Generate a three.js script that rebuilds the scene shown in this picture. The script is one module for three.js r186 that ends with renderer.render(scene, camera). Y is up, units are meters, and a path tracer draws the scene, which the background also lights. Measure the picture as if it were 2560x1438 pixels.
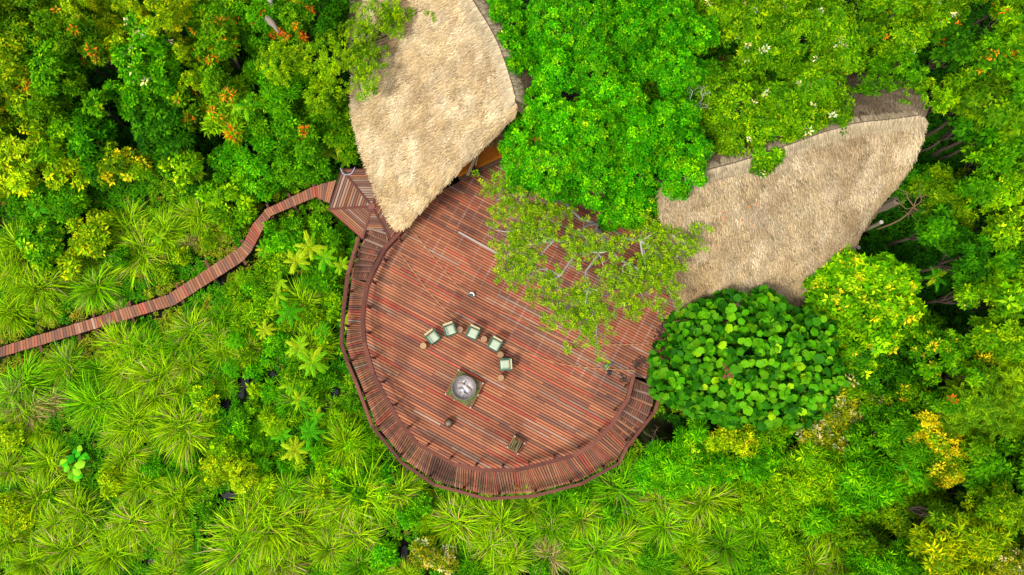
import * as THREE from 'three';
import { mergeGeometries } from 'three/addons/utils/BufferGeometryUtils.js';

// ---------------------------------------------------------------- camera, sky, sun, exposure
const scene = new THREE.Scene();
const FOCAL = 1710, DECK = 2.2, CAM_Y = 40.2, TILT = THREE.MathUtils.degToRad(9);
const camera = new THREE.PerspectiveCamera(2 * THREE.MathUtils.radToDeg(Math.atan(719 / FOCAL)), 1024 / 575, 0.5, 900);
camera.position.set(0, CAM_Y, 0);
camera.up.set(0, 0, -1);
camera.lookAt(0, CAM_Y - Math.cos(TILT), -Math.sin(TILT));
scene.add(camera);
const renderer = new THREE.WebGLRenderer({ antialias: true });
renderer.toneMapping = THREE.LinearToneMapping;
renderer.toneMappingExposure = 3.1;
renderer.shadowMap.enabled = true;
const SUN = new THREE.Vector3(-0.62, 1, 0.55).normalize();
{
  const W = 128, H = 64, d = new Float32Array(W * H * 4);
  for (let j = 0; j < H; j++) for (let i = 0; i < W; i++) {
    const el = ((j + 0.5) / H - 0.5) * Math.PI, az = ((i + 0.5) / W - 0.5) * 2 * Math.PI;
    const v = new THREE.Vector3(Math.cos(el) * Math.cos(az), Math.sin(el), Math.cos(el) * Math.sin(az));
    const s = Math.max(0, v.dot(SUN));
    let L = el > 0 ? 0.27 + 0.16 * Math.sin(el) + 0.45 * Math.pow(s, 5) : 0.08;
    const k = (j * W + i) * 4;
    d[k] = L * 0.99; d[k + 1] = L; d[k + 2] = L * 1.03; d[k + 3] = 1;
  }
  const sky = new THREE.DataTexture(d, W, H, THREE.RGBAFormat, THREE.FloatType);
  sky.mapping = THREE.EquirectangularReflectionMapping; sky.magFilter = THREE.LinearFilter; sky.needsUpdate = true;
  scene.background = sky; scene.environment = sky;
}
const sun = new THREE.DirectionalLight(new THREE.Color(1, 0.95, 0.86), 1.5);
sun.position.copy(SUN).multiplyScalar(60); sun.castShadow = true; sun.shadow.radius = 30;
Object.assign(sun.shadow.camera, { left: -40, right: 40, top: 30, bottom: -30, near: 1, far: 140 });
sun.shadow.mapSize.set(2048, 2048);
scene.add(sun); scene.add(sun.target);

// ---------------------------------------------------------------- helpers
let seed = 20231;
const R = () => { seed = (seed + 0x6D2B79F5) | 0; let t = Math.imul(seed ^ (seed >>> 15), 1 | seed); t = (t + Math.imul(t ^ (t >>> 7), 61 | t)) ^ t; return ((t ^ (t >>> 14)) >>> 0) / 4294967296; };
const rr = (a, b) => a + (b - a) * R();
const pick = a => a[Math.floor(R() * a.length)];
const hash = (x, y) => { let h = Math.imul(x | 0, 374761393) + Math.imul(y | 0, 668265263); h = Math.imul(h ^ (h >>> 13), 1274126177); return ((h ^ (h >>> 16)) >>> 0) / 4294967296; };
const noise = (x, y) => { const i = Math.floor(x), j = Math.floor(y), f = x - i, g = y - j, u = f * f * (3 - 2 * f), v = g * g * (3 - 2 * g); return (hash(i, j) * (1 - u) + hash(i + 1, j) * u) * (1 - v) + (hash(i, j + 1) * (1 - u) + hash(i + 1, j + 1) * u) * v; };
const fbm = (x, y) => 0.55 * noise(x, y) + 0.3 * noise(x * 2.1 + 7, y * 2.1 + 3) + 0.15 * noise(x * 4.3 + 1, y * 4.3 + 9);
const V = (x, y, z) => new THREE.Vector3(x, y, z);
const lerp = (a, b, t) => a + (b - a) * t;
// a point of the place at height y, measured off the photograph (2560 x 1438)
const cT = Math.cos(TILT), sT = Math.sin(TILT);
function P(px, py, y) {
  const a = px - 1280, b = py - 719;
  const dx = a, dy = -cT * FOCAL - sT * b, dz = -sT * FOCAL + cT * b;
  const t = (y - CAM_Y) / dy;
  return V(dx * t, y, dz * t);
}
const scaleAt = y => FOCAL / (CAM_Y - y);          // photograph pixels per metre
const K = 0.46;
const col = (hex, k = K) => { const c = new THREE.Color(hex); return c.multiplyScalar(k); };
const names = {};
function numbered(n) { names[n] = (names[n] ?? -1) + 1; return names[n] ? n + '_' + String(names[n]).padStart(3, '0') : n; }
function tag(o, label, category, group, kind) { if (label) o.userData.label = label; if (category) o.userData.category = category; if (group) o.userData.group = group; if (kind) o.userData.kind = kind; return o; }
function shadowed(m) { m.castShadow = m.receiveShadow = true; return m; }
function thing(name, pos, label, category, group) { const g = new THREE.Group(); g.name = numbered(name); g.position.copy(pos); scene.add(g); return tag(g, label, category, group); }
function part(name, geo, mat, parent, pos) { const m = shadowed(new THREE.Mesh(geo, mat)); m.name = numbered(name); if (pos) m.position.copy(pos); parent.add(m); return m; }
function structure(name, geo, mat) { const m = part(name, geo, mat, scene); m.userData.kind = 'structure'; return m; }
const std = (c, rough = 0.85, o = {}) => new THREE.MeshStandardMaterial({ color: c, roughness: rough, side: THREE.DoubleSide, ...o });
function inPoly(p, x, y) { let c = false; for (let i = 0, j = p.length - 1; i < p.length; j = i++) { const a = p[i], b = p[j]; if ((a[1] > y) !== (b[1] > y) && x < (b[0] - a[0]) * (y - a[1]) / (b[1] - a[1]) + a[0]) c = !c; } return c; }
class MB {                                           // collects triangles with colour and uv
  constructor() { this.p = []; this.c = []; this.u = []; this.i = []; }
  v(x, y, z, c = [1, 1, 1], u = 0, w = 0) { this.p.push(x, y, z); this.c.push(...c); this.u.push(u, w); return this.p.length / 3 - 1; }
  t(a, b, c) { this.i.push(a, b, c); }
  q(a, b, c, d) { this.i.push(a, b, c, a, c, d); }
  geo() { const g = new THREE.BufferGeometry(); g.setAttribute('position', new THREE.Float32BufferAttribute(this.p, 3)); g.setAttribute('color', new THREE.Float32BufferAttribute(this.c, 3)); g.setAttribute('uv', new THREE.Float32BufferAttribute(this.u, 2)); g.setIndex(this.i); g.computeVertexNormals(); return g; }
  // a board whose top is the quad t[0..3] (Vector3, any winding) and whose thickness is th; uv(x,z)
  board(t, th, c = [1, 1, 1], uv = (p) => [p.x, p.z], o = V(0, 0, 0)) {
    const up = t.map(p => V(p.x - o.x, p.y - o.y, p.z - o.z)), dn = up.map(p => V(p.x, p.y - th, p.z));
    const face = (pts, ref) => { const id = pts.map((p, k) => this.v(p.x, p.y, p.z, c, ...uv(ref[k]))); const n = V(0, 0, 0).crossVectors(pts[1].clone().sub(pts[0]), pts[2].clone().sub(pts[0])); return [id, n]; };
    const mid = up.reduce((a, p) => a.add(p), V(0, 0, 0)).multiplyScalar(0.25); mid.y -= th / 2;
    const add = (pts, ref) => { const ctr = pts.reduce((a, p) => a.add(p), V(0, 0, 0)).multiplyScalar(0.25); const [id, n] = face(pts, ref); if (n.dot(ctr.sub(mid)) > 0) this.q(...id); else this.q(id[3], id[2], id[1], id[0]); };
    add(up, t); add(dn, t);
    for (let k = 0; k < 4; k++) { const l = (k + 1) % 4; add([up[k], up[l], dn[l], dn[k]], [t[k], t[l], t[l], t[k]]); }
    return this;
  }
}
function boardGeo(t, th, c, uv, o) { return new MB().board(t, th, c, uv, o).geo(); }
function tubeGeo(pts, r0, r1, sides = 6, col3 = [1, 1, 1]) {   // tapered tube through points
  const m = new MB(), n = pts.length; let prev = null;
  for (let k = 0; k < n; k++) {
    const d = pts[Math.min(k + 1, n - 1)].clone().sub(pts[Math.max(k - 1, 0)]).normalize();
    const a = Math.abs(d.y) > 0.9 ? V(1, 0, 0) : V(0, 1, 0), s = V(0, 0, 0).crossVectors(a, d).normalize(), w = V(0, 0, 0).crossVectors(d, s), r = lerp(r0, r1, k / (n - 1));
    const ring = [];
    for (let j = 0; j < sides; j++) { const f = j / sides * 2 * Math.PI; const p = pts[k].clone().addScaledVector(s, Math.cos(f) * r).addScaledVector(w, Math.sin(f) * r); ring.push(m.v(p.x, p.y, p.z, col3, j / sides, k * 0.3)); }
    if (prev) for (let j = 0; j < sides; j++) { const l = (j + 1) % sides; m.q(prev[j], prev[l], ring[l], ring[j]); }
    else { for (let j = 1; j < sides - 1; j++) m.t(ring[0], ring[j + 1], ring[j]); }
    if (k === n - 1) for (let j = 1; j < sides - 1; j++) m.t(ring[0], ring[j], ring[j + 1]);
    prev = ring;
  }
  return m.geo();
}
function wob(a, b, n, amt, sag = 0) {              // a smooth, slightly crooked way from a to b
  const L = Math.min(amt, a.distanceTo(b) * 0.22), m = [0.33, 0.68].map(t => a.clone().lerp(b, t).add(new THREE.Vector3((R() - .5) * 2 * L, (R() - .5) * L - sag, (R() - .5) * 2 * L)));
  return new THREE.CatmullRomCurve3([a, ...m, b]).getPoints(n + 1);
}
function dataTex(w, h, fn, srgb = true) {
  const d = new Uint8Array(w * h * 4);
  for (let j = 0; j < h; j++) for (let i = 0; i < w; i++) { const c = fn(i, j), k = (j * w + i) * 4; d[k] = Math.max(0, Math.min(255, c[0])); d[k + 1] = Math.max(0, Math.min(255, c[1])); d[k + 2] = Math.max(0, Math.min(255, c[2])); d[k + 3] = 255; }
  const t = new THREE.DataTexture(d, w, h); if (srgb) t.colorSpace = THREE.SRGBColorSpace; t.magFilter = THREE.LinearFilter; t.wrapS = t.wrapT = THREE.RepeatWrapping; t.needsUpdate = true; return t;
}
const toSRGB = x => 255 * (x <= 0.0031308 ? 12.92 * x : 1.055 * Math.pow(Math.max(x, 0), 1 / 2.4) - 0.055);

// ---------------------------------------------------------------- ground
const groundTex = dataTex(512, 512, (i, j) => {
  const per = (f, s) => fbm(i / 512 * f + s, j / 512 * f + s * 1.7);
  const a = per(14, 3), b = per(50, 8), m = Math.max(0, Math.min(1, (a - 0.42) * 5)), k = 0.6 + 0.7 * b;
  return [lerp(42, 46, m) * k, lerp(38, 74, m) * k, lerp(26, 14, m) * k];
});
groundTex.repeat.set(60, 60);
{
  const g = new THREE.PlaneGeometry(700, 700, 140, 140); g.rotateX(-Math.PI / 2);
  const p = g.attributes.position; for (let k = 0; k < p.count; k++) p.setY(k, -0.12 + 0.16 * fbm(p.getX(k) * 0.13, p.getZ(k) * 0.13));
  g.computeVertexNormals();
  structure('ground', g, new THREE.MeshPhysicalMaterial({ color: new THREE.Color(.42, .42, .36), roughness: .95, specularIntensity: .1, map: groundTex }));
}
const PUDDLES = [[612, 950, 16, 40], [604, 985, 12, 22], [562, 1012, 16, 15], [527, 1024, 14, 10], [440, 548, 20, 14], [462, 568, 16, 14], [818, 1022, 14, 10], [838, 982, 12, 16], [144, 1018, 12, 8], [1010, 1385, 14, 34], [1290, 1420, 60, 16], [1745, 1312, 22, 22], [1600, 1372, 34, 12], [1480, 1420, 40, 14], [570, 1240, 26, 14], [380, 1405, 16, 10], [555, 705, 10, 12], [405, 786, 10, 9], [1590, 1340, 12, 20], [210, 705, 16, 10], [960, 1330, 10, 12], [680, 935, 16, 10], [2120, 1310, 20, 12]];
PUDDLES.forEach(([x, y, a, b]) => {
  const c = P(x, y, 0.06), s = scaleAt(0), sh = new THREE.Shape();
  for (let k = 0; k < 18; k++) { const f = k / 18 * Math.PI * 2, q = 0.62 * (0.7 + 0.6 * noise(Math.cos(f) * 1.6 + x, Math.sin(f) * 1.6 + y)), X = Math.cos(f) * a / s * q, Y = Math.sin(f) * b / s * q; k ? sh.lineTo(X, Y) : sh.moveTo(X, Y); }
  const g = new THREE.ShapeGeometry(sh); g.rotateX(-Math.PI / 2);
  const m = structure('puddle', g, PUDDLES.mat ??= new THREE.MeshPhysicalMaterial({ color: col(0x16181c, 0.35), roughness: 0.3, specularIntensity: 0.35 })); m.position.copy(c);
});

// ---------------------------------------------------------------- timber
const grain = dataTex(256, 256, (i, j) => { const a = noise(i * 0.02, j * 0.55), b = fbm(i * 0.03 + 9, j * 0.06), c = noise(i * 0.3, j * 0.4); const k = 0.66 + 0.22 * a + 0.2 * b + 0.08 * c; return [toSRGB(Math.min(1, k)), toSRGB(Math.min(1, k)), toSRGB(Math.min(1, k))]; });
const timber = new THREE.MeshPhysicalMaterial({ color: 0xffffff, roughness: 0.8, specularIntensity: 0.35, side: THREE.DoubleSide, vertexColors: true, map: grain });
const WOOD = { warm: [0xb87a5a, 0xbe805e, 0xb07254, 0xaa6e54, 0xc28864, 0xb47e60, 0xbe7a58, 0xa8765a], red: [0xc46a52, 0xcc7258, 0xba604c], grey: [0xb4907a, 0xba9c88, 0xa48472], dark: [0x9a6a56, 0x8e6252, 0x926a5a] };
function woodTone(pr = 0.14, pg = 0.14, pd = 0.14) { const r = R(); const h = r < pr ? pick(WOOD.red) : r < pr + pg ? pick(WOOD.grey) : r < pr + pg + pd ? pick(WOOD.dark) : pick(WOOD.warm); const c = col(h, K * 1.38 * rr(0.88, 1.1)); return [c.r, c.g, c.b]; }
const RAILC = () => { const c = col(pick([0x7c4a3c, 0x845042, 0x70443a, 0x8c5646]), K * 1.2 * rr(0.9, 1.1)); return [c.r, c.g, c.b]; };

// rails, in photograph pixels
const OUT = [[895, 593], [868, 685], [857, 770], [852, 860], [867, 905], [889, 957], [929, 1065], [1004, 1158], [1086, 1213], [1216, 1248], [1334, 1241], [1453, 1210], [1549, 1158], [1567, 1119], [1636, 1032], [1650, 992]];
const INN = [[1014, 565], [976, 605], [962, 619], [931, 678], [917, 711], [909, 756], [905, 794], [910, 858], [922, 900], [932, 934], [961, 990], [999, 1056], [1044, 1110], [1137, 1162], [1209, 1176], [1289, 1176], [1361, 1159], [1435, 1139], [1477, 1116], [1528, 1065], [1570, 997], [1585, 937]];
const WALK = 1.0;
const outW = OUT.map(p => P(...p, WALK + 1)), innW = INN.map(p => P(...p, DECK + 1));

// main deck: rows of planks across a polygon
const deckC = P(1300, 850, DECK);
const pa = P(1200, 800, DECK), pb = P(1400, 905, DECK), DU = pb.clone().sub(pa).normalize(), DV = V(-DU.z, 0, DU.x);
const toUV = p => [(p.x - deckC.x) * DU.x + (p.z - deckC.z) * DU.z, (p.x - deckC.x) * DV.x + (p.z - deckC.z) * DV.z];
const fromUV = (u, v, y = DECK) => V(deckC.x + DU.x * u + DV.x * v, y, deckC.z + DU.z * u + DV.z * v);
const deckPoly = [...innW.map(p => { const c = p.clone().sub(deckC); return toUV(V(p.x + c.x * 0.004, DECK, p.z + c.z * 0.004)); }),
  ...[[1620, 948], [1668, 935], [1745, 880], [1750, 640], [1700, 500], [1560, 380], [1420, 350], [1264, 404], [1160, 448], [1060, 500]].map(p => toUV(P(...p, DECK)))];
const SPAN = 24, TS = 2048, PITCH = 0.153, PW = 0.116;
const cross = v => { const o = []; for (let i = 0, j = deckPoly.length - 1; i < deckPoly.length; j = i++) { const a = deckPoly[i], b = deckPoly[j]; if ((a[1] > v) !== (b[1] > v)) o.push((b[0] - a[0]) * (v - a[1]) / (b[1] - a[1]) + a[0]); } return o.sort((a, b) => a - b); };
const deckPlanks = [];
for (let r = -84; r < 88; r++) {
  const v = r * PITCH, m = cross(v), a = cross(v - PW / 2), b = cross(v + PW / 2);
  for (let k = 0; k + 1 < m.length; k += 2) {
    const ea = a.length === m.length ? a : m, eb = b.length === m.length ? b : m;
    const cuts = []; let u = Math.ceil((m[k] + rr(0.3, 2)) / 0.56) * 0.56;
    while (u < m[k + 1] - 0.3) { cuts.push(u); u += 0.56 * Math.floor(rr(3, 8)); }
    const st = [null, ...cuts, null];
    for (let q = 0; q + 1 < st.length; q++) {
      const l = st[q], h = st[q + 1];
      const u0a = l === null ? ea[k] : l + 0.004, u0b = l === null ? eb[k] : l + 0.004, u1a = h === null ? ea[k + 1] : h - 0.004, u1b = h === null ? eb[k + 1] : h - 0.004;
      if (u1a - u0a < 0.05 || u1b - u0b < 0.05) continue;
      deckPlanks.push({ v, u0a, u0b, u1a, u1b, len: (u1a + u1b - u0a - u0b) / 2, row: r, tone: null, q });
    }
  }
}
// the boards' own colour, one texture for the whole deck: tone, grain, bleached nail lines, stains
const deckRGB = new Float32Array(TS * TS * 3);
{
  const pxm = TS / SPAN;
  for (const pl of deckPlanks) {
    const um = (pl.u0a + pl.u1a) / 2, c0 = fromUV(um, pl.v), side = fbm(um * 0.35 + 4, pl.v * 0.5 + 2);
    pl.tone = woodTone(0.07 + 0.3 * Math.max(0, side - 0.5), 0.07, 0.14 + 0.25 * Math.max(0, 0.5 - side));
    const i0 = Math.floor((Math.min(pl.u0a, pl.u0b) + SPAN / 2) * pxm) - 1, i1 = Math.ceil((Math.max(pl.u1a, pl.u1b) + SPAN / 2) * pxm) + 1;
    const j0 = Math.floor((pl.v - PITCH / 2 + SPAN / 2) * pxm), j1 = Math.ceil((pl.v + PITCH / 2 + SPAN / 2) * pxm);
    for (let j = j0; j <= j1; j++) for (let i = i0; i <= i1; i++) {
      if (i < 0 || j < 0 || i >= TS || j >= TS) continue;
      const u = i / pxm - SPAN / 2, v = j / pxm - SPAN / 2;
      let [a, b, c] = pl.tone;
      const g = 0.8 + 0.26 * noise(u * 5 + pl.row * 17, v * 60) + 0.16 * noise(u * 1.4 + pl.row * 31, 5) ;
      a *= g; b *= g; c *= g;
      // old red paint surviving in patches, mostly towards the houses
      const red = Math.max(0, Math.min(1, (fbm(u * 0.8 + pl.row * 3.31 + 40, pl.row * 5.33) - 0.58) * 6)) * (0.25 + 0.75 * Math.max(0, Math.min(1, (-pl.v - 0.5) * 0.25)));
      a = lerp(a, 0.33, red * 0.4); b = lerp(b, 0.095, red * 0.4); c = lerp(c, 0.055, red * 0.4);
      // bleached bands where the joists lie, on the side under the houses' roofs
      const ju = Math.abs(((u / 0.56 + 1000) % 1) - 0.0), jd = Math.min(ju, 1 - ju) * 0.56;
      const jm = Math.max(0, Math.min(1, (-pl.v * 0.5 + 4.2 * (fbm(u * 0.3 + 9, v * 0.3) - 0.5) + 0.55) * 0.7)) * (jd < 0.045 ? 1 : jd < 0.065 ? 0.5 : 0) * Math.min(1, Math.max(0, 1.9 * noise(Math.round(u / 0.56) * 3.1, pl.row * 0.13) - .35)) * (0.4 + 0.6 * hash(pl.row, Math.round(u / .56)));
      a = lerp(a, 0.4, jm * 0.5); b = lerp(b, 0.31, jm * 0.5); c = lerp(c, 0.27, jm * 0.5);
      // damp, dirty patches
      const st = Math.max(0, Math.min(1, (fbm(u * 0.55 + 20, v * 0.55 + 11) - 0.56) * 5)) * 0.35;
      a *= 1 - st; b *= 1 - st; c *= 1 - st * 0.9;
      const k = (j * TS + i) * 3; deckRGB[k] = a; deckRGB[k + 1] = b; deckRGB[k + 2] = c;
    }
  }
}
const deckTex = dataTex(TS, TS, (i, j) => { const k = (j * TS + i) * 3; return [toSRGB(deckRGB[k]), toSRGB(deckRGB[k + 1]), toSRGB(deckRGB[k + 2])]; });
const deckMat = new THREE.MeshPhysicalMaterial({ color: new THREE.Color(0.96, 0.85, 0.8), roughness: 0.7, specularIntensity: 0.35, side: THREE.DoubleSide, map: deckTex });
{
  const deck = thing('wooden_deck', deckC, 'large round deck of red-brown planks with fire pit and chairs on it', 'deck');
  const uv = p => { const [u, v] = toUV(p); return [(u + SPAN / 2) / SPAN, (v + SPAN / 2) / SPAN]; };
  const quad = pl => { const y = DECK + (hash(pl.row, pl.q * 7 + 3) - 0.5) * 0.012; return [fromUV(pl.u0a, pl.v - PW / 2, y), fromUV(pl.u1a, pl.v - PW / 2, y), fromUV(pl.u1b, pl.v + PW / 2, y), fromUV(pl.u0b, pl.v + PW / 2, y)]; };
  const order = deckPlanks.map((p, k) => [p, k]).sort((a, b) => { const va = p => { const c = fromUV((p.u0a + p.u1a) / 2, p.v); return p.len * (c.z > -4.2 || c.x < -1 ? 1 : 0.2); }; return va(b[0]) - va(a[0]); });
  const rest = new MB();
  order.forEach(([pl], n) => { if (n < 300) part('plank', boardGeo(quad(pl), 0.045, [1, 1, 1], uv, deckC), deckMat, deck); else rest.board(quad(pl), 0.045, [1, 1, 1], uv, deckC); });
  part('plank_remainder', rest.geo(), deckMat, deck).userData.kind = 'stuff';
  const jo = new MB(); const dk = col(0x3a2620, 0.4), dc = [dk.r, dk.g, dk.b];
  for (let u = -10.08; u < 10.2; u += 0.56) { const v = []; for (let i = 0, j = deckPoly.length - 1; i < deckPoly.length; j = i++) { const a = deckPoly[i], b = deckPoly[j]; if ((a[0] > u) !== (b[0] > u)) v.push((b[1] - a[1]) * (u - a[0]) / (b[0] - a[0]) + a[1]); } v.sort((a, b) => a - b); for (let k = 0; k + 1 < v.length; k += 2) jo.board([fromUV(u - 0.03, v[k] + .05, DECK - .06), fromUV(u + 0.03, v[k] + .05, DECK - .06), fromUV(u + 0.03, v[k + 1] - .05, DECK - .06), fromUV(u - 0.03, v[k + 1] - .05, DECK - .06)], 0.14, dc, undefined, deckC); }
  tag(part('joists', jo.geo(), timber, deck), null, null, null, 'stuff');
  const fas = new MB(); for (let k = 0; k + 1 < innW.length; k++) { const a = innW[k], b = innW[k + 1], n = V(b.z - a.z, 0, a.x - b.x).normalize(); if (n.dot(a.clone().sub(deckC)) < 0) n.negate(); const A = V(a.x, DECK - 0.01, a.z).addScaledVector(n, 0.05), B = V(b.x, DECK - 0.01, b.z).addScaledVector(n, 0.05); fas.board([A, B, B.clone().addScaledVector(n, 0.03), A.clone().addScaledVector(n, 0.03)], 1.25, RAILC(), undefined, deckC); }
  part('skirt_board', fas.geo(), timber, deck);
}

// curved walkway below the deck edge
function along(poly, t) { const L = [0]; for (let k = 1; k < poly.length; k++) L.push(L[k - 1] + poly[k].distanceTo(poly[k - 1])); const d = t * L[L.length - 1]; let k = 1; while (k < poly.length - 1 && L[k] < d) k++; return poly[k - 1].clone().lerp(poly[k], (d - L[k - 1]) / (L[k] - L[k - 1] || 1)); }
{
  const lo = [P(877, 694, WALK), ...outW.slice(2, 13).map(p => V(p.x, WALK, p.z)), P(1571, 1106, WALK)];
  const li = [P(921, 699, DECK + .6), ...innW.slice(5, 19), innW[19]].map(p => V(p.x, WALK, p.z));
  const w = thing('curved_walkway', V(0, WALK, 0), 'sunken walkway of cross boards curving around the deck outside its inner rail', 'walkway');
  // boards lie square to the outer side inside each bay and fan out near its corners
  const N = 186; let prevO = null, prevI = null; const ts = [];
  const warp = t => { const ph = (t * 11.2 + 0.1) % 1; return t + 0.012 * Math.sin(ph * 2 * Math.PI) / 1.6; };
  for (let k = 0; k <= N; k++) { const t = k / N, o = along(lo, t), i = along(li, Math.max(0, Math.min(1, warp(t)))); ts.push([o, i]); }
  const ctr = V(deckC.x, WALK, deckC.z);
  for (let k = 0; k < N; k++) {
    const [o0, i0] = ts[k], [o1, i1] = ts[k + 1]; const g = 0.27;
    const dark = k > 94 && k < 107 ? 0.62 : 1, c = (dark < 1 ? woodTone(0, 0, 1).map(x => x * .7) : woodTone(0.12, 0.03, 0.25)).map(x => x * 0.88);
    const shrink = p => p.clone().lerp(ctr, 0.006);
    const y = WALK + rr(-0.005, 0.005), A = shrink(o0).lerp(o1, 0), B = shrink(o0.clone().lerp(o1, 1 - g)), C = i0.clone().lerp(i1, 1 - g), D = i0.clone();
    [A, B, C, D].forEach(p => p.y = y);
    const s = k * 0.37; const uv = p => [p.distanceTo(A) * 0.3 + s, (p.distanceTo(A) > 1 ? 0.1 : 0) + hash(k, 3)];
    part('plank', boardGeo([A, B, C, D], 0.04, c, uv, w.position), timber, w);
  }
  const be = new MB(), bc = RAILC().map(x => x * 0.4);
  for (const f of [0.12, 0.5, 0.88]) for (let k = 0; k < 40; k++) { const q = (a, e) => { const o = along(lo, a), i = along(li, a), p = o.lerp(i, f + e); p.y = WALK - 0.05; return p; }; be.board([q(k / 40, -0.02), q((k + 1) / 40, -0.02), q((k + 1) / 40, 0.02), q(k / 40, 0.02)], 0.15, bc, undefined, w.position); }
  tag(part('bearers', be.geo(), timber, w), null, null, null, 'stuff');
}

// railings
function railing(pts, y, label, width, postEvery, inward, floorY) {
  const g = thing('railing', V(pts[0].x, floorY, pts[0].z), label, 'railing');
  const o = g.position;
  for (let k = 0; k + 1 < pts.length; k++) {
    const a = pts[k], b = pts[k + 1], d = b.clone().sub(a); d.y = 0; d.normalize(); const n = V(-d.z, 0, d.x), e = 0.02;
    const q = (p, s, l) => V(p.x + n.x * s + d.x * l, y + (k % 2 ? 0.004 : 0), p.z + n.z * s + d.z * l);
    const c = RAILC(); part('handrail', boardGeo([q(a, -width / 2, -e), q(b, -width / 2, e), q(b, width / 2, e), q(a, width / 2, -e)], 0.05, c, p => [p.x * 0.2 + k * .3, p.z * 0.2], o), timber, g);
    const r = (p, s) => V(p.x + n.x * s, y - 0.42, p.z + n.z * s);
    part('lower_rail', boardGeo([r(a, -0.03), r(b, -0.03), r(b, 0.03), r(a, 0.03)], 0.09, RAILC(), undefined, o), timber, g);
  }
  postEvery.forEach(t => {
    const p = along(pts, t), c = V(deckC.x, p.y, deckC.z).sub(p).normalize(); const b = p.clone().addScaledVector(c, inward);
    const s = V(-c.z, 0, c.x), q = (f, h) => V(b.x + s.x * f + c.x * h, y - 0.055, b.z + s.z * f + c.z * h);
    part('post', boardGeo([q(-.055, -.055), q(.055, -.055), q(.055, .055), q(-.055, .055)], y - floorY + (inward > 0.1 ? 0.3 : 0), RAILC().map(x => x * 0.7), undefined, o), timber, g);
  });
}
const posts = n => Array.from({ length: n }, (_, k) => (k + 0.5) / n);
railing(innW, DECK + 1, 'inner railing with broad flat handrail along the round edge of the deck', 0.2, posts(19), 0.16, DECK);
railing(outW, WALK + 1, 'outer railing of thin brown handrail around the sunken walkway', 0.16, posts(15), 0.13, WALK);

// two flights of steps
function steps(name, beams, y0, y1, label) {
  const c = P(...beams[0][0], y0), g = thing(name, V(c.x, y1, c.z), label, 'steps'), o = g.position, n = beams.length;
  const at = (k, s) => { const b = beams[k], y = lerp(y0, y1, k / (n - 1)); return P(b[s][0], b[s][1], y); };
  for (let k = 0; k < n; k++) {
    const y = lerp(y0, y1, k / (n - 1)), L = at(k, 0), Rr = at(k, 1), d = Rr.clone().sub(L); d.y = 0; const len = d.length(); d.normalize();
    const nx = k < n - 1 ? at(k + 1, 0).lerp(at(k + 1, 1), 0.5).sub(L.clone().lerp(Rr, 0.5)) : L.clone().lerp(Rr, 0.5).sub(at(k - 1, 0).lerp(at(k - 1, 1), 0.5));
    nx.y = 0; nx.normalize();
    const st = new THREE.Group(); st.name = numbered('step'); g.add(st);
    const c3 = woodTone(0.02, 0.05, 0.5).map(x => x * .8);
    part('nosing', boardGeo([L, Rr, Rr.clone().addScaledVector(nx, 0.12), L.clone().addScaledVector(nx, 0.12)], 0.07, c3, p => [p.distanceTo(L) * 0.3 + k * .2, k * .1], o), timber, st);
    if (k === n - 1) continue;
    const L2 = at(k + 1, 0), R2 = at(k + 1, 1), M = 10; L2.y = R2.y = L.y = Rr.y = y;
    const yy = lerp(y0, y1, (k + 1) / (n - 1)) + 0.0;
    for (let j = 0; j < M; j++) {
      const f0 = j / M + 0.01, f1 = (j + 0.9) / M; const A = L.clone().lerp(Rr, f0).addScaledVector(nx, 0.13), B = L.clone().lerp(Rr, f1).addScaledVector(nx, 0.13), C = L2.clone().lerp(R2, f1).addScaledVector(nx, -0.01), D = L2.clone().lerp(R2, f0).addScaledVector(nx, -0.01);
      [A, B, C, D].forEach(p => p.y = yy - 0.003);
      part('slat', boardGeo([A, B, C, D], 0.04, woodTone(0.05, 0.0, 0.7).map(x => x * 0.66), p => [p.distanceTo(A) * 0.3 + j, k * .1 + j * .07], o), timber, st);
    }
  }
}
steps('staircase', [[[917, 566], [967, 582]], [[915, 578], [971, 605]], [[911, 595], [959, 615]], [[903, 611], [952, 625]], [[896, 626], [945, 637]], [[891, 643], [938, 650]], [[886, 660], [933, 662]], [[880, 677], [927, 676]], [[877, 692], [922, 697]]], DECK - 0.02, WALK + 0.05, 'curving steps down from the six-sided landing to the sunken walkway');
steps('staircase', [[[1588, 947], [1632, 966]], [[1584, 971], [1637, 988]], [[1578, 990], [1632, 1012]], [[1568, 1010], [1622, 1037]], [[1560, 1024], [1612, 1056]], [[1553, 1036], [1603, 1070]], [[1545, 1047], [1592, 1080]], [[1537, 1057], [1580, 1092]], [[1528, 1068], [1571, 1105]]], DECK - 0.02, WALK + 0.05, 'steps partly under the large-leaved tree at the right end of the walkway');

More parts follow.
